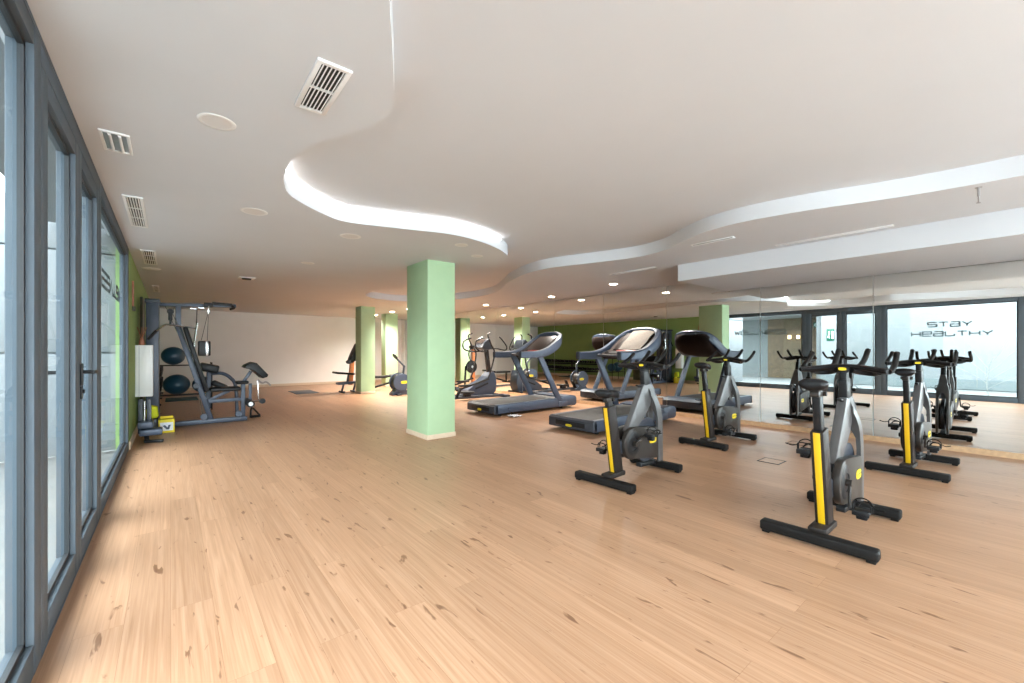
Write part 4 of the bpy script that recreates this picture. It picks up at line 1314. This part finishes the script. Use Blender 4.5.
# second station behind: padded arm frame
MB().bar((0.40, 0.55, 0.97), (0.68, 0.55, 0.90), 0.20, 0.15, 0.03).build('rear_pad', M['black'], t)
MB().tube([(0.58, 0.55, 0.84), (0.74, 0.50, 0.83), (0.86, 0.45, 0.74), (0.93, 0.40, 0.58), (0.95, 0.36, 0.05)], 0.030, n=8).build('curved_frame', M['gymframe'], t)
MB().bar((0.52, 0.55, 0.05), (0.54, 0.55, 0.86), 0.06, 0.07, 0.006, up=(1, 0, 0)).build('rear_post', M['gymframe'], t)
MB().bar((0.50, 0.05, 0.045), (0.50, 0.58, 0.045), 0.06, 0.06, 0.006).build('rear_cross_bar', M['gymframe'], t)
MB().bar((0.58, 0.50, 0.68), (0.80, 0.46, 0.56), 0.12, 0.10, 0.03).build('rear_roller', M['black'], t)
# cable handle lying on the floor in front
t = thing('pull_handle', 'black triangular pull handle on the floor in front of the multi gym', 'handle', (1.215, 9.12, 0))
MB().tube([(-0.06, 0, 0.02), (-0.05, 0.0, 0.16), (-0.02, 0.0, 0.175), (0.09, 0.0, 0.03)], 0.016, n=8, smooth=2).build('strap', M['black'], t)
MB().cyl((-0.075, 0, 0.022), (0.10, 0, 0.022), 0.021, n=12, bev=0.004).build('grip', M['rubber'], t)

# balls on their stand, mats
t = thing('ball_rack', 'slim two shelf dark ball rack behind the multi gym', 'rack', (0.22, 11.05, 0))
for x in (-0.40, 0.46):
    for y in (-0.16, 0.16):
        MB().bar((x, y, 0), (x, y, 1.00), 0.022, 0.022, 0.004, up=(1, 0, 0)).build('post', M['black'], t)
for z in (0.335, 0.945):
    m = MB()
    for y in (-0.105, 0.105):
        m.bar((-0.41, y, z), (0.47, y, z), 0.020, 0.020, 0.004)
    for x in (-0.40, 0.46):
        m.bar((x, -0.17, z), (x, 0.17, z), 0.020, 0.020, 0.004)
    m.build('shelf', M['black'], t)
for x, z, r, lab in ((0.045, 1.142, 0.19, 'upper petrol blue exercise ball on the top shelf of the ball rack'),
                     (0.10, 0.552, 0.215, 'lower petrol blue exercise ball on the bottom shelf of the ball rack'),
                     (0.53, 0.532, 0.175, 'dark exercise ball on the bottom shelf, half hidden by the slanted gym post')):
    o = MB().sphere((0, 0, 0), r, (1.05, 1, 0.96), 32).build('exercise_ball', M['ball'], None, 60)
    o.location = (x, 11.05, z)
    tag(o, lab, 'exercise ball', 'blue exercise balls')


def floor_mat(x0, x1, y0, y1, m, lab, rz=0.0):
    o = MB().box((0, 0, 0.007), (x1 - x0, y1 - y0, 0.014), 0.005).build('exercise_mat', m)
    o.location = ((x0 + x1) / 2, (y0 + y1) / 2, 0)
    o.rotation_euler = (0, 0, rz)
    return tag(o, lab, 'mat')


floor_mat(-0.10, 0.55, 13.20, 14.12, M['mat_teal'], 'teal exercise mat on the floor under the lower ball')
floor_mat(2.78, 3.40, 13.15, 14.25, M['mat_grey'], 'grey rubber mat lying alone on the floor near the back wall', 0.0)

# ------------------------------------------------------------------ along the green wall
t = thing('wall_box', 'white box cabinet mounted on the green wall beside the glass front', 'cabinet', (XG, 8.33, 0.56))
MB().box((0.10, 0.12, 0.385), (0.20, 0.24, 0.77), 0.004).build('body', M['white'], t)
MB().box((0.10, -0.005, 0.385), (0.19, 0.010, 0.755), 0.002).build('door', M['white'], t)
MB().box((0.045, -0.0115, 0.385), (0.003, 0.003, 0.755)).build('door_seam', M['out_grey'], t)
t = thing('reed_vase', 'small vase with red brown reeds standing on the white box', 'vase', (-0.335, 8.42, 1.33))
MB().lathe([(0, 0), (0.030, 0), (0.034, 0.02), (0.030, 0.07), (0.018, 0.10), (0.020, 0.11), (0.014, 0.11), (0.012, 0.09), (0, 0.09)], n=18).build('vase_body', M['wood'], t)
for k, (dx, dy) in enumerate(((-0.03, -0.02), (0.035, 0.0), (0.0, 0.04), (0.02, -0.03))):
    MB().tube([(0, 0, 0.09), (dx * 1.6, dy * 1.6, 0.27)], 0.004, n=6, smooth=1).build('reed', M['wood'], t)
t = thing('wall_plaque', 'narrow upright wooden strip on the green wall near the glass front', 'plaque', (XG, 7.70, 1.86))
MB().box((0.010, 0, 0.16), (0.020, 0.10, 0.34), 0.003).build('strip', M['wood'], t)
MB().box((0.018, 0, -0.04), (0.036, 0.09, 0.06), 0.006).build('knob_block', M['door_dark'], t)
r = structure_root('door_3', 'dark olive door in the green wall behind the multi gym')
MB().box((XG + 0.012, 10.10, 1.06), (0.03, 0.86, 2.12), 0.004).build('leaf', M['door_dark'], r)
fr = MB()
for y in (9.64, 10.56):
    fr.box((XG + 0.014, y, 1.085), (0.04, 0.06, 2.17), 0.003)
fr.box((XG + 0.014, 10.10, 2.15), (0.04, 0.86, 0.06), 0.003)
fr.build('frame', M['door_dark'], r)
MB().tube([(XG + 0.03, 9.76, 1.03), (XG + 0.07, 9.76, 1.03), (XG + 0.07, 9.88, 1.03)], 0.010, n=8, smooth=1).build('handle', M['steel'], r)

# folded frame with foot bar below the white box
t = thing('folded_bench', 'dark slate exercise frame with foot bar below the white box', 'exercise frame', (-0.235, 7.62, 0))
MB().bar((-0.085, 0.12, 0.10), (-0.085, 0.12, 0.575), 0.05, 0.055, 0.006, up=(1, 0, 0)).build('rear_post', M['slate_dark'], t)
MB().bar((0.005, 0.10, 0.14), (0.005, 0.10, 0.575), 0.045, 0.050, 0.006, up=(1, 0, 0)).build('front_post', M['slate_dark'], t)
MB().cyl((-0.042, 0.06, 0.14), (-0.042, 0.06, 0.55), 0.012, n=10).build('chrome_rod', M['chrome'], t)
MB().box((-0.03, 0.06, 0.235), (0.16, 0.28, 0.09), 0.015).build('seat_block', M['slate'], t)
MB().box((0.03, 0.0, 0.135), (0.24, 0.22, 0.085), 0.015).build('lower_block', M['slate'], t)
MB().bar((-0.01, -0.04, 0.02), (-0.03, 0.05, 0.12), 0.05, 0.05, 0.006, up=(1, 0, 0)).build('foot_strut', M['black'], t)
MB().bar((-0.02, -0.10, 0.02), (0.16, -0.16, 0.02), 0.045, 0.04, 0.008).build('foot_bar', M['black'], t)
MB().bar((-0.02, -0.12, 0.02), (-0.02, 0.12, 0.02), 0.045, 0.038, 0.008).build('foot_rail', M['black'], t)
t = thing('step_block', 'small dark step block beside the weight tower under a yellow bag', 'step', (-0.215, 8.52, 0))
MB().box((0, 0, 0.10), (0.15, 0.26, 0.20), 0.012).build('block', M['slate_dark'], t)
MB().box((0, 0, 0.204), (0.135, 0.24, 0.010), 0.003).build('tread', M['rubber'], t)
o = MB()
o.prism([(-0.07, 0.0), (0.05, 0.0), (0.075, 0.03), (0.06, 0.17), (0.0, 0.19), (-0.05, 0.21), (-0.075, 0.12)], 'y', -0.075, 0.075, 0.02)
o = o.build('yellow_bag', M['lime'], None, 60)
o.location = (-0.215, 8.52, 0.212)
tag(o, 'bright yellow soft bag on the small step block by the weight tower', 'bag')
t = thing('yellow_box', 'small yellow box with a white label on the floor beside the multi gym', 'box', (-0.045, 8.38, 0))
MB().box((0, 0, 0.10), (0.19, 0.24, 0.20), 0.006).build('carton', M['yellow_box'], t)
MB().box((0.0, -0.1215, 0.095), (0.155, 0.002, 0.125)).build('white_label', M['label_white'], t)
MB().prism([(-0.05, 0.11), (0.0, 0.05), (0.03, 0.05), (0.05, 0.12), (0.02, 0.115), (0.012, 0.08), (-0.02, 0.12)], 'y', -0.1232, -0.1226).build('label_mark', M['slate'], t)
MB().box((0, 0.09, 0.215), (0.16, 0.05, 0.035), 0.006).build('lid_flap', M['yellow_box'], t)

# floor sockets set into the oak
for x, y, lab in ((5.27, 1.83, 'flat metal floor socket between the nearest and farther spin bikes'), (6.55, 1.95, 'flat metal floor socket near the mirrors')):
    t = thing('floor_socket', lab, 'floor socket', (x, y, 0), 0, 'floor sockets in the oak')
    m = MB()
    for s in (-1, 1):
        m.box((s * 0.11, 0, 0.002), (0.012, 0.22, 0.004))
        m.box((0, s * 0.105, 0.0021), (0.21, 0.012, 0.004))
    m.build('rim', M['graphite'], t)
    MB().box((0, 0, 0.001), (0.208, 0.198, 0.002)).build('lid', M['floor'], t)
